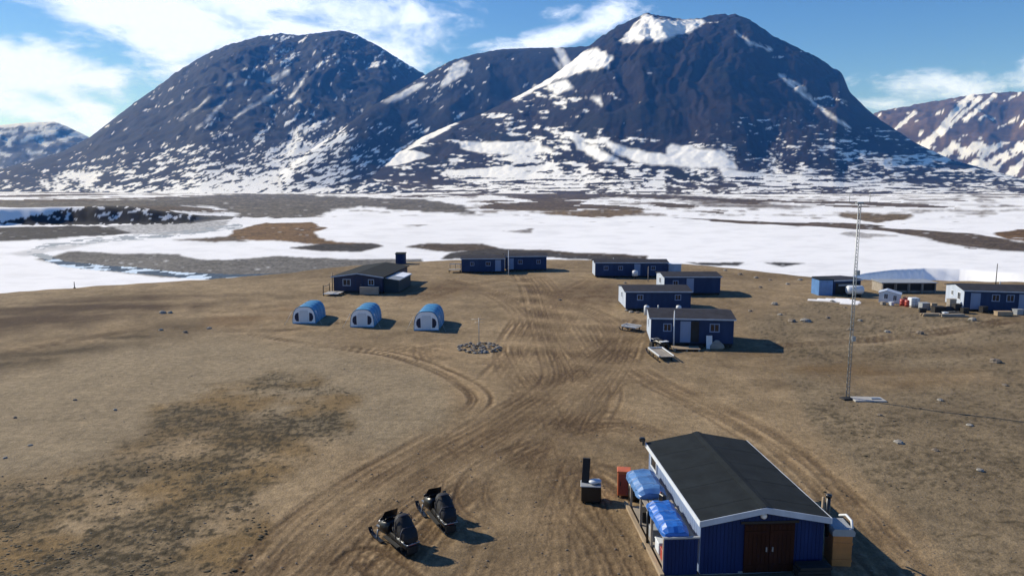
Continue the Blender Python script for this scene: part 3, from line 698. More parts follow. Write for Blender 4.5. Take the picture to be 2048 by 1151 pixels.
M = {
 'blue': mat('blue_paint', (0.023, 0.043, 0.105), 0.7, 0.25, 1.2, 0.3, 14, stretch=(1, 1, 0.25), spec=0.2),
 'blue_pale': mat('pale_and_sunlit_blue_paint', (0.40, 0.46, 0.56), 0.65, 0.14, 1.5, 0.3, 14, stretch=(1, 1, 0.3)),  # pale trim; on the cabin ends sunlight is put into this colour
 'blue_deep': mat('deep_blue_paint', (0.008, 0.022, 0.092), 0.7, 0.25, 1.2, 0.3, 14, stretch=(1, 1, 0.2), spec=0.2),
 'blue_mid': mat('mid_and_sunlit_blue_paint', (0.20, 0.27, 0.42), 0.6, 0.16, 1.2, 0.3, 14, stretch=(1, 1, 0.25)),  # trim; on the workshop's left wall sunlight is put into this colour
 'navy_wall': mat('dark_navy_paint', (0.012, 0.018, 0.055), 0.6, 0.25, 1.2, 0.3, 14, stretch=(1, 1, 0.2)),
 'felt': mat('roofing_felt', (0.011, 0.0150, 0.0175), 0.92, 0.3, 2.0, 0.4, 40, spec=0.2),
 'felt2': mat('worn_roofing_felt', (0.013, 0.0175, 0.0205), 0.92, 0.35, 1.2, 0.4, 40, spec=0.2),
 'felt_cabin': mat('weathered_cabin_felt', (0.034, 0.034, 0.042), 0.9, 0.35, 1.5, 0.4, 30, spec=0.2),
 'white': mat('white_paint', (0.62, 0.66, 0.70), 0.5, 0.1, 2.0),
 'grey': mat('grey_paint', (0.30, 0.32, 0.34), 0.6, 0.15, 2.0),
 'dark': mat('dark_timber', (0.020, 0.018, 0.016), 0.8, 0.3, 3.0),
 'black': mat('black_plastic', (0.010, 0.010, 0.011), 0.35, 0.3, 5.0),
 'rubber': mat('black_rubber', (0.012, 0.012, 0.012), 0.8, 0.3, 8.0, 0.3, 40),
 'canvas': mat('black_canvas', (0.009, 0.009, 0.011), 0.75, 0.3, 6.0, 0.6, 9),
 'glass': mat('window_glass', (0.012, 0.016, 0.024), 0.08, 0.1, 2.0, spec=0.6),
 'brown_door': mat('brown_stained_timber', (0.034, 0.012, 0.007), 0.8, 0.35, 2.5, 0.3, 20, stretch=(1, 1, 0.2), spec=0.15),
 'wood': mat('bare_timber', (0.34, 0.26, 0.17), 0.8, 0.22, 2.5, 0.4, 20, stretch=(0.3, 1, 1)),
 'wood_grey': mat('weathered_timber', (0.30, 0.265, 0.22), 0.85, 0.25, 2.5, 0.4, 20, stretch=(0.3, 1, 1)),
 'ply': mat('plywood', (0.46, 0.19, 0.055), 0.7, 0.2, 2.0),
 'tarp': mat('blue_tarpaulin', (0.016, 0.125, 0.470), 0.45, 0.2, 1.6, 0.7, 4),
 'tarp2': mat('sunlit_pale_blue', (0.085, 0.205, 0.440), 0.42, 0.2, 1.6, 0.6, 3.5),  # paler than the other tarpaulin: light from above put into the colour
 'orange': mat('orange_paint', (0.52, 0.125, 0.045), 0.5, 0.18, 2.0),
 'red': mat('red_paint', (0.36, 0.055, 0.035), 0.5, 0.2, 3.0),
 'steel': mat('galvanised_steel', (0.30, 0.32, 0.34), 0.45, 0.15, 5.0, metal=0.5),
 'alu': mat('aluminium', (0.55, 0.56, 0.58), 0.35, 0.1, 4.0, metal=0.6),
 'tent_blue': mat('blue_tent_fabric', (0.050, 0.235, 0.440), 0.55, 0.16, 1.0, 0.35, 3.0),
 'tent_white': mat('white_tent_fabric', (0.82, 0.83, 0.85), 0.65, 0.08, 1.0, 0.3, 3.0),
 'tent_grey': mat('pale_grey_tent_fabric', (0.62, 0.66, 0.70), 0.65, 0.08, 1.0, 0.2, 3.0),
 'navy': mat('navy_fabric', (0.008, 0.014, 0.045), 0.6, 0.2, 2.0),
 'stone': mat('grey_stone', (0.25, 0.235, 0.21), 0.9, 0.3, 2.2, 0.6, 8),
 'stone_b': mat('brown_stone', (0.17, 0.14, 0.11), 0.9, 0.3, 2.2, 0.6, 8),
 'concrete': mat('concrete', (0.36, 0.35, 0.33), 0.9, 0.15, 2.0, 0.3, 20),
 'snow': mat('snow', (0.80, 0.83, 0.88), 0.8, 0.04, 1.0, 0.4, 4),
 'teal': mat('dark_teal_paint', (0.014, 0.030, 0.042), 0.7, 0.2, 1.5),
 'lamp': mat('lamp_glass', (0.75, 0.77, 0.80), 0.3, 0.05, 3.0),
 'tussock': mat('heath_tussock', (0.085, 0.066, 0.036), 0.95, 0.55, 0.9, 0.8, 18),
}

# ------------------------------------------------------------------ buildings
def window(parent, x, z, w, h, y=0.0, side='front', frame='white', D=0.0, L=0.0):
    """framed window, pane set back inside the frame; side says which wall of the parent it is on"""
    if side == 'front': loc, rz = (x, -0.02, z), 0.0
    elif side == 'left': loc, rz = (-0.02, x, z), R(-90)
    fm = MB(); t = 0.09
    fm.box((0, 0, h / 2 + t / 2), (w + 2 * t, 0.07, t)); fm.box((0, 0, -h / 2 - t / 2), (w + 2 * t, 0.09, t))
    fm.box((-w / 2 - t / 2, 0, 0), (t, 0.066, h)); fm.box((w / 2 + t / 2, 0, 0), (t, 0.066, h)); fm.box((0, 0, 0), (0.05, 0.05, h))
    o = fm.build('window', M[frame], parent, loc, rz)
    MB().box((0, 0.005, 0), (w, 0.02, h)).build('pane', M['glass'], o)
    return o
def door(parent, x, z0, w, h, frame='blue_mid', panel='blue_mid'):
    fm = MB(); t = 0.09
    fm.box((0, 0, h + t / 2), (w + 2 * t, 0.07, t)); fm.box((-w / 2 - t / 2, 0, h / 2), (t, 0.066, h)); fm.box((w / 2 + t / 2, 0, h / 2), (t, 0.066, h))
    o = fm.build('door', M[frame], parent, (x, -0.02, z0))
    MB().box((0, 0.0, h / 2), (w, 0.04, h)).build('panel', M[panel], o)
    MB().box((w * 0.36, -0.05, h * 0.48), (0.12, 0.05, 0.04)).build('handle', M['steel'], o)
    return o
def gable_walls(L, D, z0, h, rise):
    return MB().prism([(0, z0), (D, z0), (D, z0 + h), (D / 2, z0 + h + rise), (0, z0 + h)], 0, L, 'x')
def gable_roof(L, D, z0, h, rise, over_x=0.18, over_y=0.22, th=0.09):
    s = rise / (D / 2); mb = MB(); e = z0 + h - s * over_y + 0.01; a = z0 + h + rise + 0.01
    pr = [(-over_y, e), (D / 2, a), (D + over_y, e), (D + over_y, e + th), (D / 2, a + th), (-over_y, e + th)]
    mb.prism(pr, -over_x, L + over_x, 'x'); return mb
def cabin(label, fl, fr, depth, wall_h, rise=0.35, plinth=0.4, wins=(), doors=(), end_wins=(), paint='blue', sunlit_end_paint=None, group='blue cabins of the camp', name='cabin', cat='cabin', rz=None, vents=()):
    a = at(*fl); b = at(*fr); L = (b - a).length; rz = heading(a, b) if rz is None else rz
    root = thing(name, label, cat, (a.x, a.y, min(a.z, b.z) - 0.03), rz, group)
    gable_walls(L, depth, plinth, wall_h, rise).build('wall', M[paint], root)
    if sunlit_end_paint:  # thin paler skin over the end wall, sunlight painted into its colour
        MB().prism([(0.03, plinth + 0.02), (depth - 0.03, plinth + 0.02), (depth - 0.03, plinth + wall_h - 0.02), (depth / 2, plinth + wall_h + rise - 0.03), (0.03, plinth + wall_h - 0.02)], -0.012, 0.0, 'x').build('sunlit_end_skin', M[sunlit_end_paint], root)
    rf = gable_roof(L, depth, plinth, wall_h, rise).build('roof', M['felt_cabin'], root)
    fz = plinth + wall_h - rise / (depth / 2) * 0.22 + 0.03
    MB().box((L / 2, -0.235, fz), (L + 0.36, 0.025, 0.13)).build('fascia', M['blue_pale'], root)
    for k in range(5):
        MB().box((L * (0.03 + 0.235 * k), 0.15, plinth / 2 - 0.04), (0.2, 0.2, plinth + 0.08)).build('foundation_post', M['dark'], root)
        MB().box((L * (0.03 + 0.235 * k), depth - 0.15, plinth / 2 - 0.04), (0.2, 0.2, plinth + 0.08)).build('foundation_post', M['dark'], root)
    MB().box((L / 2, 0.12, plinth - 0.09), (L - 0.1, 0.12, 0.18)).build('sill_beam', M['dark'], root)
    for (u, z, w, h) in wins: window(root, u * L, plinth + z, w, h, frame='blue_mid')
    for (u, w, h) in doors: door(root, u * L, plinth + 0.05, w, h)
    for (u, z, w, h) in end_wins: window(root, u * depth, plinth + z, w, h, side='left', frame='white')
    for (u, v, h) in vents: MB().tube([(u * L, v * depth, plinth + wall_h + 0.1), (u * L, v * depth, plinth + wall_h + h)], 0.07, 8).build('vent_pipe', M['steel'], root)
    return root, L

# nearest of the row on the right
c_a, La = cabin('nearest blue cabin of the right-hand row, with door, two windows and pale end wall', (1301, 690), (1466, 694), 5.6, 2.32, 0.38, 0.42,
    wins=((0.20, 1.45, 0.62, 0.6), (0.77, 1.5, 0.75, 0.65)), doors=((0.42, 0.8, 1.95),), end_wins=((0.55, 1.4, 0.6, 0.6),), sunlit_end_paint='blue_pale', vents=((0.12, 0.6, 0.75),))
MB().box((La * 0.535, -0.02, 0.42 + 1.1), (0.75, 0.06, 2.0)).build('doorway_shade_panel', M['dark'], c_a)  # solid dark panel stands for the shade inside the doorway
MB().box((La * 0.545, -0.5, 0.28), (1.3, 0.9, 0.12)).build('door_step', M['dark'], c_a)
b1 = MB(); b1.bbox((0, 0, 0.45), (0.62, 0.5, 0.95), 0.03)
o = thing('board', 'white board leaning on the nearest right-hand cabin below its right window', 'board', tuple(at(1418, 696, 0.0)), 0.0)
MB().box((0, 0.0, 0.62), (0.55, 0.06, 1.25), 0, R(-8)).build('sheet', M['white'], o)
o = thing('sack_pile', 'pale canvas heap beside the leaning white board at the nearest cabin', 'sacks', tuple(at(1433, 696, 0.0)), 0.0)
MB().loft([[(0.75 * s * math.cos(a), 0.3 * s * math.sin(a), z) for a in [k * math.pi / 5 for k in range(10)]] for s, z in ((0.85, -0.05), (1.0, 0.12), (0.9, 0.35), (0.55, 0.6), (0.2, 0.82))]).build('heap', M['wood_grey'], o)
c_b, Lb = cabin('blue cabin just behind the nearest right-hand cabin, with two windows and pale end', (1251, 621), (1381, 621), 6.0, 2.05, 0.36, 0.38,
    wins=((0.22, 1.35, 0.6, 0.55), (0.80, 1.35, 0.6, 0.55)), end_wins=((0.5, 1.3, 0.6, 0.6),), sunlit_end_paint='blue_pale')
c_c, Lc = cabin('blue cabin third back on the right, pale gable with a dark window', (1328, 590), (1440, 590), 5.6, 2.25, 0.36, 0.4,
    wins=((0.2, 1.4, 0.6, 0.55),), doors=((0.46, 0.85, 1.9),), end_wins=((0.5, 1.45, 0.8, 0.7),), sunlit_end_paint='blue_pale')
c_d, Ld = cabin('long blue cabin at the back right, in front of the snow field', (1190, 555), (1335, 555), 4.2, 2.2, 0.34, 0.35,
    wins=((0.15, 1.3, 0.6, 0.55), (0.35, 1.3, 0.6, 0.55), (0.8, 1.3, 0.6, 0.55)), doors=((0.58, 0.85, 1.85),), sunlit_end_paint='blue_pale', vents=((0.28, 0.6, 0.6),))
c_e, Le = cabin('blue cabin at the back, left half of the pair facing the yard', (923, 546), (1009, 545.5), 4.6, 2.25, 0.36, 0.38,
    wins=((0.62, 1.35, 0.7, 0.6), (0.25, 1.35, 0.55, 0.5)), doors=((0.85, 0.85, 1.9),))
c_f, Lf = cabin('blue cabin at the back, right half of the pair, beside the patch of snow', (1012, 542), (1093, 541), 4.6, 2.35, 0.36, 0.36,
    wins=((0.35, 1.35, 0.7, 0.6), (0.8, 1.35, 0.6, 0.55)), doors=((0.12, 0.85, 1.9),))
# porch left of the back pair
r_ = thing('porch_deck', 'pale timber deck with rail left of the back pair of cabins', 'deck', tuple(at(897, 545.5)), 0.0)
w_ = (at(921, 545.5) - at(897, 545.5)).length
for k in range(8): MB().box((w_ / 2, 0.15 + k * 0.3, 0.52), (w_, 0.27, 0.06)).build('plank', M['wood_grey'], r_)
for x in (0.1, w_ - 0.1):
    for y in (0.1, 2.2): MB().box((x, y, 0.25), (0.12, 0.12, 0.6)).build('leg', M['dark'], r_)
for x in (0.1, w_ / 2, w_ - 0.1): MB().box((x, 2.25, 0.95), (0.08, 0.08, 0.9)).build('rail_post', M['wood_grey'], r_)
MB().box((w_ / 2, 2.3, 1.4), (w_, 0.05, 0.12)).build('hand_rail', M['white'], r_)
# pale box right of the long back cabin
r_ = thing('storage_box', 'pale box with snow on its lid, right of the long back cabin', 'box', tuple(at(1336, 552)), 0.0)
MB().bbox((1.15, 1.0, 1.0), (2.2, 1.8, 2.0), 0.05).build('body', M['blue_pale'], r_); MB().bbox((1.15, 1.0, 2.06), (2.4, 2.0, 0.14), 0.05).build('snow_cover', M['snow'], r_)
# little shed at the left back
r_ = thing('outhouse', 'small square blue outhouse standing alone in front of the snow', 'shed', tuple(at(791, 528)), 0.0)
MB().box((0.95, 0.9, 1.0), (1.85, 1.8, 2.0)).build('wall', M['blue'], r_); MB().box((0.95, 0.88, 2.06), (2.05, 2.05, 0.1), 0, R(4)).build('roof', M['felt'], r_)
door(r_, 0.95, 0.06, 0.75, 1.7, 'blue_deep', 'blue_deep')

# house on the left with its gable towards the camera
hL = at(668, 585); hR = at(764, 587)
W5 = (hR - hL).length; D5 = 15.0
hrz = heading(hL, hR)
hs = thing('house', 'dark blue house with low black roof behind the three tents', 'house', (hL.x, hL.y, hL.z - 0.05), hrz + R(2.5))
mb = MB().prism([(0, 0.3), (W5, 0.3), (W5, 2.35), (W5 / 2, 2.85), (0, 2.35)], 0, D5, 'y'); mb.build('wall', M['navy_wall'], hs)
s5 = 0.5 / (W5 / 2)
for sg, x0 in ((1, 0), (-1, W5)):
    pr = [(x0 - sg * 0.3, 2.36 - s5 * 0.3), (W5 / 2, 2.86), (W5 / 2, 2.96), (x0 - sg * 0.3, 2.46 - s5 * 0.3)]
    MB().prism(pr, -0.35, D5 + 0.3, 'y').build('roof_slope', M['felt2' if sg > 0 else 'felt'], hs)
for sg, x0 in ((1, 0), (-1, W5)):
    pr = [(x0 - sg * 0.3, 2.30 - s5 * 0.3), (W5 / 2, 2.80), (W5 / 2, 2.95), (x0 - sg * 0.3, 2.45 - s5 * 0.3)]
    MB().prism(pr, -0.39, -0.36, 'y').build('barge_board', M['blue_pale'], hs)
window(hs, W5 * 0.27, 1.55, 1.0, 0.8, frame='blue_pale'); window(hs, W5 * 0.77, 1.6, 0.7, 0.7, frame='blue_pale')
door(hs, W5 * 0.52, 0.35, 0.85, 1.85, 'blue', 'navy_wall')
MB().box((W5 / 2, 0.02, 0.15), (W5 - 0.1, 0.1, 0.36)).build('base_board', M['dark'], hs)
MB().tube([(-0.12, -0.2, 0), (-0.12, -0.2, 2.9)], 0.06, 6).build('drain_pipe', M['black'], hs)
MB().prism([(W5 + 0.02, 0.1), (W5 + 2.2, 0.1), (W5 + 2.2, 1.75), (W5 + 0.02, 2.1)], 0.6, 8.0, 'y').build('side_annexe', M['teal'], hs)
MB().prism([(W5 + 0.32, 2.14), (W5 + 2.4, 1.83), (W5 + 2.4, 1.91), (W5 + 0.32, 2.22)], 0.4, 8.2, 'y').build('annexe_roof', M['grey'], hs)
MB().prism([(W5 + 1.0, 2.13), (W5 + 2.38, 1.92), (W5 + 2.38, 2.0), (W5 + 1.0, 2.2)], 3.2, 8.0, 'y').build('snow_patch', M['snow'], hs)
# platform, posts and crate in front of it
r_ = thing('timber_platform', 'pale timber platform at the left corner of the dark house', 'platform', tuple(at(647, 592)), hrz + R(2))
for k in range(9): MB().box((1.0 - 0.0 * k, 0.15 + k * 0.3, 0.30), (2.2, 0.28, 0.06)).build('plank', M['wood_grey'] if k % 3 else M['white'], r_)
for x in (0.0, 2.0):
    for y in (0.1, 2.5): MB().box((x, y, 0.12), (0.12, 0.12, 0.32)).build('leg', M['dark'], r_)
MB().box((-0.02, 0.05, 0.75), (0.08, 0.08, 1.5)).build('rail_post', M['dark'], r_); MB().box((-0.02, 2.5, 0.75), (0.08, 0.08, 1.5)).build('rail_post', M['dark'], r_)
MB().box((-0.02, 1.28, 1.3), (0.05, 2.6, 0.1)).build('hand_rail', M['wood_grey'], r_)
def crate(label, px, py, sx, sy, sz, m='wood_grey', rz=0.0, name='crate', cat='crate', lid=True, slats=4, group=None):
    r_ = thing(name, label, cat, tuple(at(px, py)), rz, group)
    MB().box((0, sy / 2, sz / 2 + 0.04), (sx - 0.06, sy - 0.06, sz - 0.02)).build('box', M[m], r_)
    h = sz / slats
    for k in range(slats):
        MB().box((0, -0.012, h * (k + 0.5) + 0.03), (sx, 0.03, h * 0.9)).build('slat', M[m], r_)
        MB().box((-sx / 2 + 0.012, sy / 2 - 0.01, h * (k + 0.5) + 0.03), (0.03, sy - 0.03, h * 0.9)).build('slat', M[m], r_)
    if lid: MB().box((0, sy / 2, sz + 0.06), (sx + 0.08, sy + 0.08, 0.05)).build('lid', M[m], r_)
    for x in (-sx / 2 + 0.08, sx / 2 - 0.08): MB().box((x, sy / 2, 0.0), (0.1, sy, 0.1)).build('runner', M['dark'], r_)
    return r_
crate('long weathered timber crate in front of the dark house', 738, 589.5, 2.6, 0.9, 1.0)

# ------------------------------------------------------------------ the workshop in the foreground
S0 = Vector((12.20, 27.08)); AXX = Vector((-0.0575, 0.998)).normalized()          # front right corner, direction of the ridge
ws_z = gz(9.7, 30) - 0.04
WL, WW, WH, WR = 8.2, 4.88, 2.28, 0.46                                             # length, width, eave height, rise
ws = thing('workshop', 'blue workshop with black felt roof and brown doors in the foreground', 'workshop', (S0.x, S0.y, ws_z), math.atan2(AXX.y, AXX.x))
gable_walls(WL, WW, 0.12, WH - 0.12, WR).build('wall', M['blue_deep'], ws)
MB().box((WL / 2, WW / 2, 0.07), (WL - 0.04, WW - 0.04, 0.22)).build('foundation', M['concrete'], ws)
sl = WR / (WW / 2)
def roofz(y): return WH + WR - abs(y - WW / 2) * sl
DOOR_Y0, DOOR_Y1, DOOR_H = 1.17, 3.17, 2.0
# vertical boards of the front gable and of the long left wall
nb = 32
for k in range(nb):
    y0 = k * WW / nb; y1 = y0 + WW / nb - 0.012
    zb = DOOR_H + 0.1 if (y1 > DOOR_Y0 - 0.08 and y0 < DOOR_Y1 + 0.08) else 0.06
    th = 0.022 + 0.006 * (k % 2)
    MB().prism([(y0, zb), (y1, zb), (y1, roofz(y1) - 0.01), (y0, roofz(y0) - 0.01)], -th, 0.0, 'x').build('board', M['blue_deep'], ws)
nb2 = 56; bd = []
for th in (0.022, 0.028): bd.append(MB().box((0, 0, 0), (WL / nb2 - 0.012, th, WH - 0.12)).mesh('board', M['blue_mid']))  # left wall boards paler than the front: painted sunlight
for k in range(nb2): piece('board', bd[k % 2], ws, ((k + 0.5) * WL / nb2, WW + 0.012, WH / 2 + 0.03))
# felt strips from ridge to eave
ns = 9
OX, OY = 0.28, 0.13
for sg in (0, 1):
    for k in range(ns):
        x0 = -OX + k * (WL + 2 * OX) / ns; x1 = x0 + (WL + 2 * OX) / ns + 0.05 * (k < ns - 1)
        lift = 0.006 if k % 2 else 0.0
        ye = -OY if sg == 0 else WW + OY; ze = roofz(ye) + 0.02 + lift; za = WH + WR + 0.02 + lift
        MB().prism([(ye, ze), (WW / 2, za), (WW / 2, za + 0.09), (ye, ze + 0.09)], x0, x1, 'x').build('felt_strip', M['felt2'], ws)
MB().prism([(WW / 2 - 0.22, WH + WR + 0.075), (WW / 2, WH + WR + 0.135), (WW / 2 + 0.22, WH + WR + 0.075), (WW / 2 + 0.22, WH + WR + 0.10), (WW / 2, WH + WR + 0.16), (WW / 2 - 0.22, WH + WR + 0.10)], -OX - 0.01, WL + OX, 'x').build('ridge_strip', M['felt2'], ws)
for sg in (0, 1):
    ye = -OY if sg == 0 else WW + OY
    MB().prism([(ye, roofz(ye) - 0.12), (WW / 2, WH + WR - 0.12), (WW / 2, WH + WR + 0.12), (ye, roofz(ye) + 0.12)], -OX - 0.045, -OX - 0.012, 'x').build('barge_board', M['blue_pale'], ws)
    MB().box((WL / 2, ye + (-0.02 if sg == 0 else 0.02), roofz(ye) + 0.0), (WL + 2 * OX + 0.06, 0.035, 0.22)).build('fascia', M['white'], ws)
# brown double door
for sg in (0, 1):
    w = (DOOR_Y1 - DOOR_Y0) / 2 - 0.01; yc = (DOOR_Y0 + DOOR_Y1) / 2 + (w / 2 + 0.008) * (-1 if sg == 0 else 1)
    d_ = thing_door = MB().box((0, 0, DOOR_H / 2 + 0.08), (0.04, w, DOOR_H)).build('door', M['brown_door'], ws, (-0.035, yc, 0))
    for j in range(6):
        MB().box((-0.03, -w / 2 + (j + 0.5) * w / 6, DOOR_H / 2 + 0.08), (0.022, w / 6 - 0.014, DOOR_H - 0.06)).build('plank', M['brown_door'], d_)
    for zz in (0.35, 1.75): MB().box((-0.052, 0, zz), (0.02, w - 0.08, 0.12)).build('ledge', M['brown_door'], d_)
    MB().box((-0.06, (0.38 if sg == 0 else -0.38), 1.05), (0.05, 0.05, 0.18)).build('handle', M['steel'], d_)
MB().box((-0.03, (DOOR_Y0 + DOOR_Y1) / 2, DOOR_H + 0.14), (0.06, 2.3, 0.1)).build('door_rail', M['dark'], ws)
lm = MB(); lm.loft([[(x, WW / 2 + 0.13 * s * math.cos(a), WH + 0.13 + 0.13 * s * math.sin(a)) for a in [k * math.pi / 5 for k in range(10)]] for x, s in ((-0.02, 1.0), (-0.09, 0.95), (-0.14, 0.6), (-0.16, 0.2))]); lm.build('lamp', M['lamp'], ws)
MB().box((-0.75, (DOOR_Y0 + DOOR_Y1) / 2, 0.06), (0.55, 1.95, 0.14)).build('door_step', M['concrete'], ws)
# window slots high on the long left wall, floodlight at the far left corner
for u in (7.1,):
    fr = MB(); fr.box((0, 0, 0.33), (1.1, 0.06, 0.08)); fr.box((0, 0, -0.33), (1.1, 0.06, 0.08)); fr.box((-0.51, 0, 0), (0.08, 0.056, 0.58)); fr.box((0.51, 0, 0), (0.08, 0.056, 0.58))
    w = fr.build('window', M['white'], ws, (u, WW + 0.055, 1.85)); MB().box((0, -0.005, 0), (0.94, 0.02, 0.58)).build('pane', M['glass'], w)
fl_ = MB().box((WL + 0.3, WW + OY + 0.12, roofz(WW + OY) + 0.12), (0.12, 0.1, 0.3)).build('floodlight', M['black'], ws)
MB().bbox((WL + 0.24, WW + OY + 0.2, roofz(WW + OY) + 0.28), (0.22, 0.28, 0.2), 0.03).build('lamp_head', M['black'], fl_)
# stove pipe on the right
sp_ = MB().tube([(0.55, -0.42, 1.2), (0.55, -0.42, 2.85)], 0.085, 10).build('stove_pipe', M['black'], ws)
MB().tube([(0.55, -0.42, 2.83), (0.55, -0.42, 2.95)], 0.12, 10).build('cap', M['black'], sp_)
MB().tube([(0.85, -0.36, 1.2), (0.85, -0.36, 2.7)], 0.06, 8).build('vent_pipe', M['wood'], ws)

# side rack along the left wall: low blue end panel, posts, shelf boards, base beam
rack = thing('side_rack', 'timber storage rack with blue end panel along the left workshop wall', 'rack', (S0.x, S0.y, ws_z), math.atan2(AXX.y, AXX.x))
RY0, RY1 = WW + 0.07, WW + 1.42
ep = MB(); ep.box((0.09, (RY0 + RY1) / 2, 0.76), (0.05, RY1 - RY0 - 0.02, 1.5)); ep.build('end_panel', M['blue_deep'], rack)
for k in range(9):
    w = (RY1 - RY0 - 0.02) / 9; MB().box((0.052 - 0.004 * (k % 2), RY0 + 0.01 + (k + 0.5) * w, 0.76), (0.022, w - 0.012, 1.5)).build('board', M['blue_deep'], rack)
MB().box((0.06, (RY0 + RY1) / 2, 1.55), (0.12, RY1 - RY0 + 0.08, 0.06)).build('end_rail', M['grey'], rack)
for k in range(4):
    x = 0.25 + k * 1.95
    MB().box((x, RY1 - 0.06, 0.72), (0.1, 0.1, 1.46)).build('post', M['wood_grey'], rack)
    MB().box((x, (RY0 + RY1) / 2, 1.40), (0.08, RY1 - RY0 - 0.04, 0.1)).build('cross_beam', M['wood_grey'], rack)
for k in range(5):
    MB().box((3.15, RY0 + 0.18 + k * 0.27, 1.485), (6.2, 0.2, 0.05)).build('shelf_board', M['wood_grey'], rack)
MB().box((3.2, RY1 + 0.10, 0.08), (6.7, 0.16, 0.2)).build('base_beam', M['wood'], rack)
for k in range(3): MB().box((3.1, RY0 + 0.2 + k * 0.42, 0.10), (6.0, 0.38, 0.05)).build('floor_board', M['wood_grey'], rack)
wsx = ws.matrix_basis.copy()
def on_ws(x, y, z): return wsx @ Vector((x, y, z))
wrz = math.atan2(AXX.y, AXX.x)
def tarp(label, x0, x1, y0, y1, z0, z1, m, group='tarpaulin bundles on the rack', seed=0, tilt=0.0):
    """long bundle under a roped tarpaulin: flat-topped, chamfered, with sags and folds"""
    rnd = random.Random(seed); root = thing('tarpaulin_bundle', label, 'tarpaulin', tuple(on_ws((x0 + x1) / 2, (y0 + y1) / 2, z0)), wrz + tilt, group)
    L = x1 - x0; W = y1 - y0; H = z1 - z0; n = 14; rings = []
    prof = [(-1.06, 0.0), (-1.02, 0.30), (-0.97, 0.58), (-0.60, 0.96), (-0.2, 1.0), (0.2, 1.0), (0.60, 0.96), (0.97, 0.58), (1.02, 0.30), (1.06, 0.0)]
    for k in range(n + 1):
        u = k / n; e = min(1, min(u, 1 - u) * 9); s = 0.88 + 0.12 * e; hh = (0.52 + 0.48 * e) * (1 + 0.05 * math.sin(u * 9 + seed))
        rings.append([(-L / 2 + u * L + rnd.uniform(-.04, .04), a * W / 2 * s + rnd.uniform(-.03, .03), b * H * hh + (rnd.uniform(-.035, .035) if b > 0 else 0)) for a, b in prof])
    MB().loft(rings, smooth=False).build('cover', M[m], root)
    for u in (0.2, 0.5, 0.8):
        x = -L / 2 + u * L
        MB().tube([(x, a * W / 2 * 1.03, b * H * 1.07 + 0.01) for a, b in prof], 0.009, 5).build('rope', M['blue_mid'], root)
    return root
tarp('bright blue tarpaulin bundle, nearer of the two on the workshop side rack', 0.15, 3.0, RY0 + 0.30, RY1 + 0.02, 1.515, 1.93, 'tarp', seed=1)
tarp('paler blue tarpaulin bundle, farther of the two on the workshop side rack', 3.75, 6.45, RY0 + 0.24, RY1 + 0.16, 1.515, 1.95, 'tarp2', seed=2)
# odds and ends on the rack: dark sledge parts and timber between and under the bundles
r_ = thing('jerry_can', 'dark fuel can lying between the two blue tarpaulin bundles', 'can', tuple(on_ws(3.36, RY0 + 0.55, 1.515)), wrz + 0.3)
MB().bbox((0, 0, 0.19), (0.35, 0.18, 0.36), 0.03).build('body', M['black'], r_); MB().tube([(-0.1, 0, 0.39), (-0.08, 0, 0.44), (0.08, 0, 0.44), (0.1, 0, 0.39)], 0.015, 6).build('handle', M['black'], r_); MB().tube([(0.14, 0, 0.36), (0.16, 0, 0.42)], 0.03, 8).build('cap', M['red'], r_)
for k, (x, m_, lab) in enumerate(((0.9, 'red', 'red box under the nearer blue tarpaulin on the rack floor'), (1.75, 'white', 'white box under the nearer blue tarpaulin on the rack floor'), (2.9, 'grey', 'grey box on the rack floor below the gap between tarpaulins'), (4.6, 'dark', 'dark box on the rack floor below the farther tarpaulin'))):
    r_ = thing('supply_box', lab, 'box', tuple(on_ws(x, RY1 - 0.38, 0.13)), wrz, 'boxes on the rack floor')
    MB().bbox((0, 0, 0.22), (0.6, 0.42, 0.44), 0.02).build('body', M[m_], r_); MB().bbox((0, 0, 0.47), (0.64, 0.46, 0.06), 0.02).build('lid', M[m_], r_)
# lone black post in front of the rack
r_ = thing('marker_post', 'thin black post on a flat foot beside the workshop rack', 'post', tuple(at(1294, 1092)), wrz)
MB().tube([(0, 0, 0), (0, 0, 1.55)], 0.055, 8).build('pole', M['black'], r_); MB().bbox((0, 0, 0.03), (0.5, 0.35, 0.08), 0.02).build('foot', M['dark'], r_)
# orange cabinet
r_ = thing('orange_cabinet', 'tall orange cabinet at the far end of the workshop rack', 'cabinet', tuple(at(1243, 994)), R(-8))
MB().bbox((0.1, 0.3, 0.66), (0.62, 0.6, 1.2), 0.03).build('body', M['orange'], r_); MB().bbox((0.1, 0.3, 1.29), (0.68, 0.66, 0.08), 0.02).build('lid', M['orange'], r_)
MB().box((0.1, -0.012, 0.66), (0.5, 0.025, 1.0)).build('door', M['red'], r_); MB().box((-0.06, -0.04, 0.7), (0.04, 0.04, 0.2)).build('handle', M['black'], r_)  # red of the front panel stands for shade on the orange body
for x in (-0.15, 0.35):
    for y in (0.06, 0.54): MB().box((x, y, 0.03), (0.07, 0.07, 0.1)).build('foot', M['dark'], r_)
r_ = thing('fuel_drum', 'dark steel drum between the orange cabinet and the rack', 'drum', tuple(at(1268, 1000)), 0)
MB().loft([[(0.29 * s * math.cos(a), 0.29 * s * math.sin(a), z) for a in [k * math.pi / 8 for k in range(16)]] for s, z in ((1, 0), (1, 0.28), (1.04, 0.3), (1, 0.32), (1, 0.58), (1.04, 0.6), (1, 0.62), (1, 0.88), (0.94, 0.88), (0.93, 0.86))]).build('body', M['black'], r_)
MB().tube([(0.15, 0, 0.86), (0.15, 0, 0.92)], 0.04, 8).build('bung', M['steel'], r_)
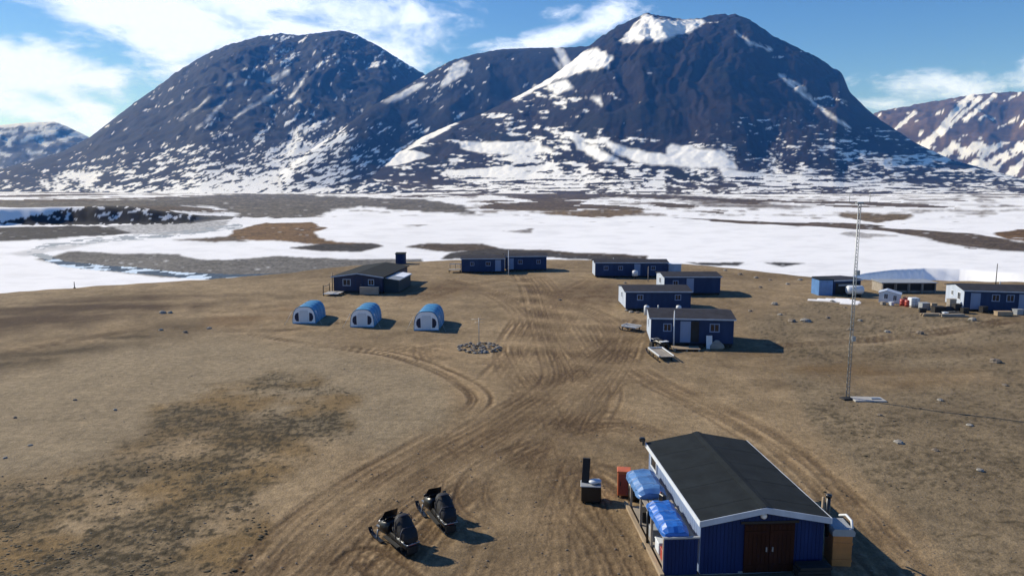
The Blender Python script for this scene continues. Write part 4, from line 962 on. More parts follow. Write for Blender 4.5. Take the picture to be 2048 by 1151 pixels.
# black bin with raised panel
r_ = thing('black_bin', 'black cargo bin with an upright panel, left of the workshop', 'bin', tuple(at(1182, 1005)), R(-6))
MB().bbox((0, 0.35, 0.42), (0.95, 0.75, 0.76), 0.04).build('body', M['black'], r_)
MB().bbox((-0.02, 0.35, 0.82), (1.0, 0.8, 0.05), 0.02).build('rim', M['grey'], r_)
MB().box((-0.26, 0.55, 1.42), (0.36, 0.16, 1.18), 0, R(-6), R(3)).build('upright_panel', M['canvas'], r_)
for x in (-0.36, 0.36):
    for y in (0.08, 0.62): MB().box((x, y, 0.02), (0.1, 0.1, 0.1)).build('foot', M['rubber'], r_)
r_ = thing('white_sack', 'white sack lying on top of the black cargo bin', 'sack', tuple(at(1182, 1005, 0.85) + Vector((0.22, 0.33, 0))), R(15))
MB().loft([[(x, 0.24 * s * math.cos(a), 0.11 + 0.11 * s * math.sin(a)) for a in [k * math.pi / 5 for k in range(10)]] for x, s in ((-0.3, 0.35), (-0.22, 0.85), (-0.05, 1.0), (0.12, 0.9), (0.24, 0.8), (0.31, 0.3))]).build('body', M['white'], r_)
# plywood bin with grey lid right of the workshop
r_ = thing('plywood_bin', 'orange plywood bin with curved grey lid at the right workshop corner', 'bin', tuple(Vector((12.78, 27.42, ws_z))), R(-3))
MB().bbox((0.36, 0.45, 0.68), (0.76, 0.9, 1.3), 0.02).build('body', M['ply'], r_)
MB().prism([(-0.06, 1.33), (0.80, 1.33), (0.82, 1.5), (0.72, 1.62), (0.0, 1.62), (-0.08, 1.5)], -0.05, 1.0, 'y').build('lid', M['grey'], r_)
for z in (0.3, 1.0): MB().box((0.36, -0.015, z), (0.78, 0.03, 0.09)).build('batten', M['ply'], r_)
MB().tube([(0.74, 0.1, 1.6), (0.82, 0.4, 1.78), (0.8, 0.9, 1.8), (0.7, 1.3, 1.6)], 0.05, 8).build('pipe', M['white'], r_)
# dark stack of timber right of the brown doors
r_ = thing('timber_stack', 'low dark stack of boards right of the brown workshop doors', 'timber', tuple(on_ws(-0.45, 0.55, 0.02)), wrz)
for k in range(4):
    for j in range(3): MB().box((-0.0 + j * 0.19 - 0.19, 0.0 + 0.03 * ((k * 7 + j * 3) % 3), 0.07 + k * 0.14), (0.17, 1.25, 0.12)).build('plank', M['dark'], r_)

# ------------------------------------------------------------------ snowmobiles
def ring(x, w, z0, z1, p=2.6, n=14, zt=0.0):
    zc, h = (z0 + z1) / 2, (z1 - z0) / 2; out = []
    for k in range(n):
        a = 2 * math.pi * k / n; c, s_ = math.cos(a), math.sin(a)
        out.append((x, w * math.copysign(abs(c) ** (2 / p), c), zc + h * math.copysign(abs(s_) ** (2 / p), s_)))
    return out
def snowmobile(label, a, b):
    """a = under the ski tips, b = end of the track (ground points)"""
    rz = heading(b, a); L = (a - b).length; root = thing('snowmobile', label, 'snowmobile', ((a.x + b.x) / 2, (a.y + b.y) / 2, gz((a.x + b.x) / 2, (a.y + b.y) / 2) - 0.02), rz, 'snowmobiles parked in the yard')
    k = L / 3.1
    def s(v): return [(q[0] * k, q[1], q[2]) for q in v]
    hood = MB().loft([s(ring(1.28, 0.14, 0.34, 0.48)), s(ring(1.18, 0.27, 0.28, 0.62)), s(ring(0.95, 0.38, 0.26, 0.78)), s(ring(0.65, 0.42, 0.26, 0.92)), s(ring(0.35, 0.38, 0.28, 0.98)), s(ring(0.15, 0.28, 0.34, 0.92))]).build('hood', M['black'], root)
    MB().box((0.78 * k, 0.30, 0.60), (0.3, 0.26, 0.06), 0.2).build('vent', M['steel'], hood); MB().box((0.78 * k, -0.30, 0.60), (0.3, 0.26, 0.06), -0.2).build('vent', M['steel'], hood)
    ws_ = MB(); ws_.loft([[(0.62 * k, y * 0.34, 0.90) for y in (-1, -0.5, 0, 0.5, 1)], [(0.50 * k - 0.04 * abs(0), y * 0.36, 1.12) for y in (-1, -0.5, 0, 0.5, 1)], [(0.34 * k, y * 0.30, 1.38) for y in (-1, -0.5, 0, 0.5, 1)]], cap=False, closed=False)
    ws_.loft([[(0.60 * k, y * 0.34, 0.90) for y in (-1, -0.5, 0, 0.5, 1)], [(0.48 * k, y * 0.36, 1.12) for y in (-1, -0.5, 0, 0.5, 1)], [(0.32 * k, y * 0.30, 1.38) for y in (-1, -0.5, 0, 0.5, 1)]], cap=False, closed=False)
    ws_.build('windscreen', M['black'], root)
    for y in (-0.16, 0.16): MB().loft([[(x * k, y + 0.085 * q * math.cos(t), 0.66 + 0.06 * q * math.sin(t)) for t in [j * math.pi / 5 for j in range(10)]] for x, q in ((1.02, 1), (1.12, 0.9), (1.14, 0.3))]).build('headlight', M['lamp'], root)
    for y in (-0.44, 0.44):
        sk = MB().loft([[(x * k, y + dy, z + dz) for dy, dz in ((-0.09, 0), (0.09, 0), (0.09, 0.035), (-0.09, 0.035))] for x, z in ((0.35, 0.03), (0.6, 0.02), (1.2, 0.02), (1.4, 0.07), (1.53, 0.17), (1.58, 0.26))], smooth=False).build('ski', M['black'], root)
        MB().tube([(0.9 * k, y, 0.05), (0.85 * k, y * 0.92, 0.42)], 0.035, 6).build('spindle', M['steel'], sk); MB().tube([(0.85 * k, y * 0.92, 0.36), (0.75 * k, y * 0.4, 0.42)], 0.025, 6).build('suspension_arm', M['steel'], sk)
        MB().tube([(1.5 * k, y, 0.2), (1.35 * k, y, 0.22), (1.15 * k, y, 0.07)], 0.018, 5).build('ski_loop', M['black'], sk)
    MB().tube([(0.22 * k, -0.42, 1.04), (0.30 * k, -0.2, 1.10), (0.32 * k, 0, 1.10), (0.30 * k, 0.2, 1.10), (0.22 * k, 0.42, 1.04)], 0.022, 6).build('handlebar', M['black'], root)
    for y in (-0.46, 0.46): MB().loft([[(x * k, y + dy * q, 1.1 + dz * q) for dy, dz in ((-0.08, -0.05), (0.08, -0.05), (0.08, 0.07), (-0.08, 0.07))] for x, q in ((0.30, 0.8), (0.34, 1.0))]).build('mirror', M['black'], root)
    # tunnel, track and running boards
    MB().loft([s(ring(0.3, 0.25, 0.30, 0.58, 5)), s(ring(-1.35, 0.25, 0.30, 0.56, 5)), s(ring(-1.5, 0.22, 0.30, 0.50, 5))]).build('tunnel', M['black'], root)
    path = [(0.35, 0.36), (0.0, 0.06), (-1.15, 0.04), (-1.42, 0.08), (-1.54, 0.22), (-1.42, 0.36), (-1.0, 0.40), (0.1, 0.46)]
    tk = MB(); tk.loft([[(x * k, dy, z + 0.0) for dy in (-0.245, -0.08, 0.08, 0.245)] for x, z in path + [path[0]]], cap=False, closed=False)
    tk.loft([[(x * k * 0.97 - 0.02, dy, 0.23 + (z - 0.23) * 0.8) for dy in (-0.245, -0.08, 0.08, 0.245)] for x, z in path + [path[0]]], cap=False, closed=False)
    tr = tk.build('track', M['rubber'], root)
    for j in range(11): MB().box(((-1.2 + j * 0.12) * k, 0, 0.025), (0.03, 0.48, 0.045)).build('lug', M['rubber'], tr)
    for x in (-0.9, -0.4): MB().loft([[(x * k + 0.11 * math.cos(t), y, 0.2 + 0.11 * math.sin(t)) for t in [j * math.pi / 5 for j in range(10)]] for y in (-0.22, 0.22)]).build('bogie_wheel', M['rubber'], tr)
    for y in (-0.36, 0.36): MB().box((-0.35 * k, y, 0.33), (1.3 * k, 0.17, 0.04)).build('running_board', M['rubber'], root)
    MB().loft([s(ring(0.10, 0.13, 0.58, 0.86, 3)), s(ring(-0.15, 0.19, 0.58, 0.84, 3)), s(ring(-0.55, 0.22, 0.56, 0.80, 3)), s(ring(-0.75, 0.22, 0.56, 0.84, 3))]).build('seat', M['canvas'], root)
    rk = MB()
    for y in (-0.3, 0, 0.3): rk.tube([(-0.75 * k, y, 0.6), (-1.6 * k, y, 0.6)], 0.02, 5)
    for x in (-0.8, -1.2, -1.58): rk.tube([(x * k, -0.3, 0.6), (x * k, 0.3, 0.6)], 0.02, 5)
    rk.build('rear_rack', M['steel'], root)
    # tall load under black canvas, highest at the front edge
    bag = MB().loft([s(ring(-0.48, 0.24, 0.70, 1.42, 3.2)), s(ring(-0.56, 0.33, 0.63, 1.56, 3.2)), s(ring(-0.78, 0.37, 0.62, 1.52, 3.0)), s(ring(-1.05, 0.37, 0.62, 1.28, 3.0)), s(ring(-1.35, 0.35, 0.62, 1.05, 3.0)), s(ring(-1.55, 0.26, 0.64, 0.86, 3.0))]).build('load_cover', M['canvas'], root)
    for x, w, h in ((-0.78, 0.385, 1.535), (-1.2, 0.375, 1.175)): MB().tube([(x * k, -w, 0.64), (x * k, -w, h - 0.2), (x * k, -w * 0.7, h), (x * k, w * 0.7, h), (x * k, w, h - 0.2), (x * k, w, 0.64)], 0.018, 5).build('strap', M['navy'], bag)
    MB().box((-1.54 * k, 0, 0.34), (0.03, 0.46, 0.3), 0, 0, R(-12)).build('snow_flap', M['rubber'], root)
    MB().box((-1.50 * k, 0, 0.55), (0.04, 0.3, 0.06)).build('tail_light', M['red'], root)
    return root
snowmobile('black snowmobile with canvas-covered load, nearer to the bottom edge', at(759, 1058), at(826, 1112))
snowmobile('black snowmobile with canvas-covered load, second one behind and right', at(852, 1008), at(902, 1070))

# ------------------------------------------------------------------ tents
def tent(label, fl, fr, h, length, yaw):
    a = at(*fl); b = at(*fr); w = (b - a).length; c = (a + b) / 2
    root = thing('tent', label, 'tent', (c.x, c.y, min(a.z, b.z) - 0.04), yaw, 'blue tunnel tents in the yard')
    n = 18
    def arch(sc, hs, y):
        pts = []
        for k in range(n + 1):
            t = math.pi * k / n; cx, sx = math.cos(t), math.sin(t)
            pts.append((-w / 2 * sc * math.copysign(abs(cx) ** 0.62, cx), y, h * hs * abs(sx) ** 0.72))
        return pts
    rows = []
    for k in range(25):
        u = k / 24; rib = 0.006 * math.cos(u * 8 * math.pi) ** 2
        e = 1.0 if u < 0.86 else math.sqrt(max(0.0, 1 - ((u - 0.86) / 0.17) ** 2))
        rows.append(arch((0.985 + rib) * (0.72 + 0.28 * e), (0.985 + rib) * (0.45 + 0.55 * e), u * length))
    cov = MB(); cov.loft(rows, cap=False, closed=False); bk = rows[-1]; cov.add(bk, [tuple(range(len(bk)))]); cov.build('cover', M['tent_blue'], root)
    for u in (0.0, 0.26, 0.5, 0.74):
        MB().tube([(x * 1.0, y, z) for x, y, z in arch(1.006, 1.006, u * length + 0.02)], 0.018, 5).build('hoop_sleeve', M['tent_blue'], root)
    fa = [(x * 0.97, -0.015, z * 0.965) for x, y, z in arch(1.0, 1.0, 0)]
    MB().add(fa + [(x, 0.02, z) for x, y, z in fa], [tuple(range(n + 1)), tuple(range(2 * n + 1, n, -1))] + [(i, n + 1 + i, n + 2 + i, i + 1) for i in range(n)]).build('front_panel', M['tent_white'], root)
    MB().prism([(-0.19 * w, 0.10), (0.19 * w, 0.10), (0.205 * w, h * 0.60), (0.17 * w, h * 0.78), (-0.17 * w, h * 0.78), (-0.205 * w, h * 0.60)], -0.045, -0.02, 'y').build('door_flap', M['tent_grey'], root)
    for sg in (-1, 1):
        q = [(0.225, 0.16), (0.33, 0.17), (0.395, 0.30), (0.40, 0.46), (0.35, 0.60), (0.235, 0.66)]
        MB().prism([(sg * x * w, z * h) for x, z in q], -0.04, -0.018, 'y').build('side_window', M['navy'], root)
        MB().tube([(sg * w * 0.5, 0.1, h * 0.75), (sg * (w * 0.5 + 0.75), -0.5, 0.03)], 0.012, 4).build('guy_rope', M['white'], root)
        MB().box((sg * (w * 0.5 + 0.75), -0.5, 0.06), (0.05, 0.05, 0.16)).build('peg', M['wood_grey'], root)
    MB().prism([(-w * 0.5, 0.0), (w * 0.5, 0.0), (w * 0.49, 0.14), (-w * 0.49, 0.14)], -0.055, -0.022, 'y').build('mud_flap', M['tent_blue'], root)
    return root
tent('blue tunnel tent with white front, leftmost of the three', (586, 646), (631, 646.5), 1.98, 5.5, R(1.5))
tent('blue tunnel tent with white front, middle of the three', (701, 653), (748, 653.5), 2.03, 5.6, R(0.5))
tent('blue tunnel tent with white front, nearest the stone ring', (828, 660.5), (878, 661), 2.12, 6.0, R(-1))

# ------------------------------------------------------------------ stones
def rock_mesh(seed, m, flat=0.65):
    rnd = np.random.RandomState(seed); mb = MB(); rings = []
    n = 9
    for z, s in ((-0.35, 0.75), (-0.1, 1.0), (0.2, 0.95), (0.45, 0.68), (0.58, 0.3)):
        rings.append([(s * (1 + rnd.uniform(-.22, .22)) * math.cos(2 * math.pi * k / n), s * (1 + rnd.uniform(-.22, .22)) * math.sin(2 * math.pi * k / n) * 0.85, (z + rnd.uniform(-.07, .07)) * flat * 1.5) for k in range(n)])
    mb.loft(rings, smooth=False); return mb.mesh('stone', M[m])
ROCKS = [rock_mesh(i, 'stone' if i % 3 else 'stone_b') for i in range(7)]
rc = at(958, 696)
sr = thing('stone_ring', 'low oval ring of piled grey stones around a thin pole in the yard', 'stone ring', tuple(rc), 0.0)
for k in range(120):
    a = random.uniform(0, 2 * math.pi); q = random.choice((1.0, 1.0, 0.9, 0.75, 0.5, 0.25)) * random.uniform(0.93, 1.04)
    o = piece('stone', random.choice(ROCKS), sr, (2.0 * q * math.cos(a), 2.15 * q * math.sin(a), 0.04 + 0.10 * (q < 0.95) * random.random() + 0.06 * random.random()), random.uniform(0, 6.28)); s = random.uniform(0.09, 0.21); o.scale = (s, s, s * random.uniform(0.7, 1.1))
pl = thing('thin_pole', 'thin grey pole with small cross arms standing in the stone ring', 'pole', tuple(rc), 0.0)
MB().tube([(0, 0, 0), (0, 0, 2.9)], [0.045, 0.028], 6).build('mast', M['steel'], pl)
for z, w in ((2.75, 0.7), (2.45, 0.4)): MB().tube([(-w, 0, z), (w, 0, z + 0.03)], 0.014, 5).build('cross_arm', M['steel'], pl)
ROCK_PX = [(1583, 643, .55, 'pale boulder, left of the two bright stones right of the nearest cabin'), (1611, 643, .62, 'pale boulder, right of the two bright stones right of the nearest cabin'), (1549, 609, .5, 'dark boulder on the slope right of the third cabin'), (1990, 724, .5, 'grey boulder near the right edge above the tufts'), (1797, 884, .3, 'small flat stone on the soil right of the workshop'),
  (1665, 603, .35, 'small stone on the right-hand slope just below the snow strip'), (1520, 575, .35, 'stone between the nearest snow and the third cabin shadow'), (1700, 660, .35, 'low stone left of the mast shaft on the right slope'), (1945, 641, .5, 'white stone right of the timber beams'), (1774, 664, .35, 'left dark stone on open ground right of the mast'), (1840, 667, .42, 'right dark stone on open ground right of the mast'), (1600, 560, .4, 'stone on the terrace rim left of the blue container shed'), (1512, 556, .4, 'leftmost large stone on the terrace rim right of the back cabins'), (1480, 549, .4, 'stone on the terrace rim behind the third cabin'), (1540, 560, .35, 'stone on the terrace rim halfway to the blue shed'), (1575, 568, .4, 'stone on the terrace rim, second left of the blue shed'), (1450, 541, .35, 'stone on the rim nearest the pale storage box'),
  (1655, 636, .3, 'small stone below the right pale boulder'), (1720, 642, .3, 'small stone just right of the mast, midway up the slope'), (1560, 630, .3, 'small stone above the left pale boulder'), (1500, 622, .28, 'small stone right of the second cabin'), (1690, 615, .25, 'small stone left of the white snow strip'), (325, 626, .45, 'larger of two dark stones on the far left flat'), (340, 626, .35, 'smaller of two dark stones on the far left flat'), (370, 664, .3, 'stone right of the rusty band at the far left'), (322, 660, .28, 'lower stone below the two dark ones at far left'), (418, 656, .3, 'stone at the end of the dark heath band on the left'), (1250, 566, .3, 'stone beside the reddish pole by the back cabins'), (1120, 600, .25, 'stone in the trampled soil in mid yard'),
  (1253, 621, .3, 'leftmost pale stone at the second cabin end'), (1262, 624, .35, 'middle pale stone at the second cabin end'), (1275, 625, .3, 'rightmost pale stone at the second cabin end'), (1262, 617, .26, 'rear pale stone at the second cabin end'), (230, 820, .14, 'small dark stone on the smooth pale sand, rightmost'), (150, 800, .14, 'small dark stone on the smooth pale sand, second from right'), (30, 835, .14, 'tiny dark stone on the pale sand near the left edge'), (60, 890, .15, 'tiny dark stone on pale sand above the left heath'), (10, 915, .13, 'tiny dark stone at the left edge of the sand'), (1760, 830, .2, 'flat stone right of the mast slab'), (1880, 800, .22, 'stone among tufts far right of the mast'), (1940, 850, .22, 'stone among tufts below the right-hand boulder'), (2010, 770, .25, 'stone near the right edge at mast-foot height'), (1870, 900, .2, 'stone on soil right of the workshop, upper'), (1960, 940, .2, 'stone near the right edge, lowest of the scattered ones')]
for i, (px, py, s, lab) in enumerate(ROCK_PX):
    v = at(px, py); o = bpy.data.objects.new('boulder', ROCKS[i % 7]); COL.objects.link(o); o.location = v + Vector((0, 0, s * 0.12)); o.scale = (s, s, s * random.uniform(0.75, 1.1)); o.rotation_euler = (0, 0, random.uniform(0, 6.28))
    if lab is None: lab = 'grey-brown stone lying loose on the open ground away from the buildings'
    tag(o, lab, 'stone', 'loose stones on the open ground')

# ------------------------------------------------------------------ mast
mb0 = at(1694, 797)
mt = thing('lattice_mast', 'tall thin lattice mast with instruments on a crossbar, right of the yard', 'mast', tuple(mb0), R(12))
MH, MWD = 14.0, 0.125
cor = [(MWD * math.cos(a), MWD * math.sin(a)) for a in (R(90), R(210), R(330))]
for c in cor: MB().tube([(c[0], c[1], 0.05), (c[0] * 0.85, c[1] * 0.85, MH)], 0.026, 5).build('leg', M['steel'], mt)
for k in range(28):
    z = 0.3 + k * 0.49; br = MB(); q = 1 - 0.15 * z / MH
    for i in range(3):
        a_, b_ = cor[i], cor[(i + 1) % 3]; br.tube([(a_[0] * q, a_[1] * q, z), (b_[0] * q, b_[1] * q, z + 0.245), (a_[0] * q, a_[1] * q, z + 0.49)], 0.018, 4)
    br.build('bracing', M['steel'], mt)
MB().bbox((0, 0, 0.04), (0.9, 0.6, 0.1), 0.02).build('base_plate', M['dark'], mt)
MB().tube([(-0.85, 0, MH), (0.85, 0, MH + 0.02)], 0.022, 6).build('crossbar', M['steel'], mt)
MB().bbox((0, 0, MH - 0.05), (0.5, 0.3, 0.14), 0.02).build('head_plate', M['grey'], mt)
for x in (-0.8, 0.8):
    o = MB().tube([(x, 0, MH), (x, 0, MH + 0.62)], 0.018, 5).build('sensor_rod', M['steel'], mt)
    sb = MB()
    for j in range(3): sb.tube([(x, 0, MH + 0.64), (x + 0.11 * math.cos(j * 2.1), 0.11 * math.sin(j * 2.1), MH + 0.64)], 0.018, 5)
    sb.build('sensor_cup', M['black'], o)
for z in (9.1, 4.4): MB().bbox((0.12, -0.12, z), (0.26, 0.2, 0.34), 0.02).build('junction_box', M['grey'], mt)
sl_ = thing('concrete_slab', 'pale concrete slab with a dark hatch at the foot of the lattice mast', 'slab', tuple(at(1742, 803)), R(-3))
MB().bbox((0, 0.5, 0.03), (2.2, 1.1, 0.14), 0.03).build('slab', M['concrete'], sl_); MB().bbox((0.5, 0.45, 0.13), (0.7, 0.35, 0.06), 0.02).build('hatch', M['steel'], sl_)

# poles in the yard
for px, py, h, lab in ((1347, 694, 3.5, 'white flagpole in front of the nearest right-hand cabin'), (1017, 549, 4.2, 'pale pole in front of the back pair of cabins'), (1991, 573, 3.4, 'dark pole rising behind the long building at the right edge'), (1296, 563, 2.4, 'thin reddish pole between the back cabins on the right'), (149, 574, 1.0, 'short marker post on the terrace edge at the left')):
    r_ = thing('pole', lab, 'pole', tuple(at(px, py)), 0.0, 'poles around the camp')
    mm = M['white'] if h in (3.5, 4.2) else (M['wood_grey'] if h == 2.4 else M['dark'])
    MB().tube([(0, 0, -0.1), (0, 0, h)], [0.075, 0.05], 8).build('shaft', mm, r_)
    if h > 2: MB().tube([(0, 0, h), (0, 0, h + 0.08)], [0.07, 0.04], 8).build('cap', mm, r_)
    else: MB().bbox((0, 0, 0.05), (0.3, 0.3, 0.12), 0.03).build('foot', mm, r_)

# ------------------------------------------------------------------ sledges, deck and clutter by the near cabin
def sledge(label, a, b, w, m_deck='wood_grey', load=None, group='sledges and trailers'):
    rz = heading(b, a); L = (a - b).length; root = thing('cargo_sledge', label, 'sledge', ((a.x + b.x) / 2, (a.y + b.y) / 2, gz((a.x + b.x) / 2, (a.y + b.y) / 2) - 0.02), rz, group)
    for y in (-w / 2, w / 2):
        MB().loft([[(x, y + dy, z + dz) for dy, dz in ((-0.05, 0), (0.05, 0), (0.05, 0.08), (-0.05, 0.08))] for x, z in ((-L / 2, 0.02), (L * 0.3, 0.02), (L * 0.42, 0.1), (L * 0.5, 0.32))], smooth=False).build('runner', M['black'], root)
        for x in (-L * 0.35, 0, L * 0.3): MB().box((x, y * 0.95, 0.22), (0.08, 0.08, 0.36)).build('stanchion', M['dark'], root)
        MB().box((-0.05 * L, y, 0.56), (L * 0.82, 0.06, 0.10)).build('side_rail', M['white'], root)
    for k in range(7): MB().box((-L * 0.42 + (k + 0.5) * L * 0.8 / 7, 0, 0.42), (L * 0.8 / 7 - 0.03, w, 0.05)).build('deck_board', M[m_deck], root)
    MB().box((L * 0.36, 0, 0.56), (0.06, w, 0.10)).build('end_rail', M['white'], root)
    return root
sledge('flat cargo sledge with pale rails parked left-front of the nearest cabin', at(1306, 703), at(1334, 724), 1.3, 'wood_grey')
r_ = thing('quad_bike', 'dark quad bike beside the flat sledge at the nearest cabin corner', 'quad bike', tuple(at(1318, 697)), R(115))
MB().loft([ring(0.75, 0.2, 0.4, 0.62), ring(0.5, 0.36, 0.38, 0.80), ring(0.15, 0.28, 0.42, 0.86), ring(-0.3, 0.26, 0.42, 0.80), ring(-0.7, 0.36, 0.44, 0.78), ring(-0.85, 0.2, 0.5, 0.7)]).build('body', M['black'], r_)
for x in (0.55, -0.6):
    for y in (-0.45, 0.45): MB().loft([[(x + 0.30 * s * math.cos(t), y + dy, 0.29 + 0.30 * s * math.sin(t)) for t in [j * math.pi / 7 for j in range(14)]] for dy, s in ((-0.11, 0.6), (-0.1, 0.95), (0, 1.0), (0.1, 0.95), (0.11, 0.6))]).build('wheel', M['rubber'], r_)
MB().tube([(0.25, -0.36, 1.05), (0.33, -0.12, 1.08), (0.33, 0.12, 1.08), (0.25, 0.36, 1.05)], 0.022, 6).build('handlebar', M['black'], r_)
MB().tube([(0.42, 0, 0.7), (0.33, 0, 1.08)], 0.03, 6).build('steering_column', M['black'], r_)
MB().bbox((-0.2, 0, 0.86), (0.75, 0.3, 0.14), 0.04).build('seat', M['canvas'], r_)
MB().bbox((-0.75, 0, 0.85), (0.5, 0.8, 0.05), 0.02).build('rear_rack', M['white'], r_); MB().bbox((0.6, 0, 0.86), (0.4, 0.75, 0.05), 0.02).build('front_rack', M['steel'], r_)
r_ = thing('pallet_deck', 'pale timber pallet deck lying in front of the nearest cabin', 'pallet', tuple(at(1374, 702)), R(-3))
for k in range(6): MB().box((0, 0.1 + k * 0.24, 0.22), (2.5, 0.2, 0.05)).build('board', M['wood'], r_)
for x in (-1.1, 0, 1.1): MB().box((x, 0.7, 0.10), (0.12, 1.4, 0.2)).build('bearer', M['wood_grey'], r_)
sledge('grey boat-like sledge left of the nearest cabin end', at(1243, 657), at(1279, 662), 1.1, 'grey')
for i, (px, py, s, m_, lab) in enumerate(((1293, 610.5, 0.5, 'white', 'white tank between the two nearest right-hand cabins, left one'), (1357, 611, 0.5, 'white', 'white tank between the two nearest right-hand cabins, right one'))):
    r_ = thing('water_tank', lab, 'tank', tuple(at(px, py + 18)), 0.0, 'white tanks by the cabins')
    MB().loft([[(0.32 * q * math.cos(t), 0.32 * q * math.sin(t), z) for t in [j * math.pi / 6 for j in range(12)]] for q, z in ((1, 0), (1, 0.95), (0.85, 1.1), (0.3, 1.16))]).build('body', M[m_], r_)
    MB().tube([(0, 0, 1.14), (0, 0, 1.24)], 0.09, 8).build('cap', M['black'], r_)
r_ = thing('water_tank', 'pale tank in front of the long back cabin', 'tank', tuple(at(1270, 557)), 0.0, 'white tanks by the cabins')
MB().loft([[(0.5 * q * math.cos(t), 0.5 * q * math.sin(t), z) for t in [j * math.pi / 6 for j in range(12)]] for q, z in ((1, 0.5), (1, 1.15), (0.85, 1.35), (0.3, 1.42))]).build('body', M['white'], r_)
for t in (0.5, 2.6, 4.7): MB().box((0.4 * math.cos(t), 0.4 * math.sin(t), 0.25), (0.09, 0.09, 0.56)).build('leg', M['dark'], r_)
MB().tube([(0, 0, 1.4), (0, 0, 1.5)], 0.1, 8).build('cap', M['black'], r_)

# ------------------------------------------------------------------ buildings at the right edge
r_, Lx = cabin('blue container shed with dark open front left of the right-edge buildings', (1666, 590), (1720, 588), 4.5, 2.0, 0.12, 0.1, paint='blue', name='container_shed', cat='shed', group=None)
MB().box((Lx * 0.5, -0.02, 0.95), (Lx * 0.86, 0.06, 1.6)).build('front_shade_panel', M['dark'], r_)  # dark sheet painted as the shaded inside of the shed
MB().box((Lx * 0.42, -0.06, 1.45), (Lx * 0.5, 0.04, 0.25)).build('sign_board', M['grey'], r_)
a = at(1637, 590); 
r_ = thing('container_shed', 'sunlit left end of the container shed, built as a brighter blue box', 'shed', tuple(at(1637, 591)), 0.0)
wsd = (at(1666, 591) - at(1637, 591)).length - 0.1
MB().box((wsd / 2, 1.3, 1.1), (wsd, 2.6, 2.2)).build('wall', M['tarp2'], r_); MB().box((wsd / 2, 1.3, 2.25), (wsd + 0.2, 2.9, 0.09)).build('roof', M['felt2'], r_)  # brighter blue than the shed's front: sunlight on its end painted in
for k in range(6): MB().box((wsd * (k + 0.5) / 6, -0.015, 1.1), (wsd / 6 - 0.03, 0.03, 2.1)).build('board', M['tarp2'], r_)
r_ = thing('water_tank', 'white rounded tank behind the lattice mast by the container shed', 'tank', tuple(at(1709, 593)), 0.0)
MB().loft([[(-1.2 + x, 0.62 * q * math.cos(t), 0.95 + 0.62 * q * math.sin(t)) for t in [j * math.pi / 7 for j in range(14)]] for x, q in ((0, 0.3), (0.06, 0.75), (0.25, 1.0), (2.1, 1.0), (2.3, 0.75), (2.36, 0.3))]).build('body', M['white'], r_)
for x in (-0.6, 0.6): MB().box((x, 0, 0.2), (0.15, 1.0, 0.44)).build('cradle', M['dark'], r_)
# long low open-fronted store with four dark bays
r_ = thing('open_store', 'long low store with four dark bays behind the small pale hut', 'store', tuple(at(1766, 586)), R(-1))
Ls = (at(1880, 588) - at(1766, 586)).length
MB().box((Ls / 2, 2.0, 0.76), (Ls, 3.0, 1.42)).build('wall', M['wood_grey'], r_); MB().box((Ls / 2, 1.9, 1.53), (Ls + 0.4, 3.4, 0.08), 0, R(2)).build('roof', M['grey'], r_)
for k in range(4): MB().box((Ls * (0.13 + 0.25 * k), 0.48, 0.85), (Ls * 0.19, 0.06, 0.95)).build('bay_shade_panel', M['dark'], r_)  # dark panels on the wall, painted as shade within the bays
for k in range(5): MB().box((Ls * (0.012 + 0.244 * k), 0.36, 0.7), (0.14, 0.14, 1.5)).build('post', M['wood_grey'], r_)
# small pale hut with two windows
a = at(1757, 604); b = at(1800, 607)
r_ = thing('hut', 'small pale blue hut with two dark windows in front of the low store', 'hut', tuple(a), heading(a, b)); Lh = (b - a).length
MB().prism([(0, 0), (Lh, 0), (Lh, 1.1), (Lh * 0.35, 1.55), (0, 1.25)], 0, 2.2, 'y').build('wall', M['white'], r_)
MB().prism([(-0.1, 1.24), (Lh * 0.35, 1.57), (Lh + 0.1, 1.1), (Lh + 0.1, 1.17), (Lh * 0.35, 1.64), (-0.1, 1.31)], -0.1, 2.3, 'y').build('roof', M['blue_pale'], r_)
window(r_, Lh * 0.33, 0.85, 0.4, 0.6, frame='white'); window(r_, Lh * 0.75, 0.7, 0.35, 0.6, frame='white')
# long cabin at the edge of the photo
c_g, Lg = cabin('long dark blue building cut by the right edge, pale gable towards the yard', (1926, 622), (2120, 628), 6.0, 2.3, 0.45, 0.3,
    wins=((0.33, 1.5, 0.7, 0.7), (0.48, 1.5, 0.7, 0.7), (0.72, 1.5, 0.7, 0.7)), doors=((0.12, 0.9, 1.9), (0.62, 0.9, 1.9)), end_wins=((0.25, 1.45, 0.8, 0.8), (0.62, 1.55, 0.5, 0.5)), sunlit_end_paint='blue_pale', vents=((0.5, 0.6, 0.8),))
# clutter in front of it
def drum(label, px, py, m_, lying=False, rz=0.0):
    r_ = thing('fuel_drum', label, 'drum', tuple(at(px, py)), rz, 'drums by the right-edge building')
    o = MB().loft([[(0.29 * s * math.cos(t), 0.29 * s * math.sin(t), z) for t in [k * math.pi / 6 for k in range(12)]] for s, z in ((1, 0), (1, 0.28), (1.04, 0.3), (1, 0.32), (1, 0.58), (1.04, 0.6), (1, 0.62), (1, 0.88), (0.93, 0.88))]).build('body', M[m_], r_)
    MB().tube([(0.15, 0, 0.87), (0.15, 0, 0.93)], 0.04, 6).build('bung', M['steel'], r_)
drum('red fuel drum, left one beside the small pale hut', 1804, 611, 'red'); drum('red fuel drum, right one beside the small pale hut', 1814, 613, 'red'); drum('orange fuel drum behind the two red drums', 1810, 607, 'orange')
r_ = thing('ibc_tank', 'white cube tank in a cage between red drums and the junk pile', 'tank', tuple(at(1831, 615)), 0.05)
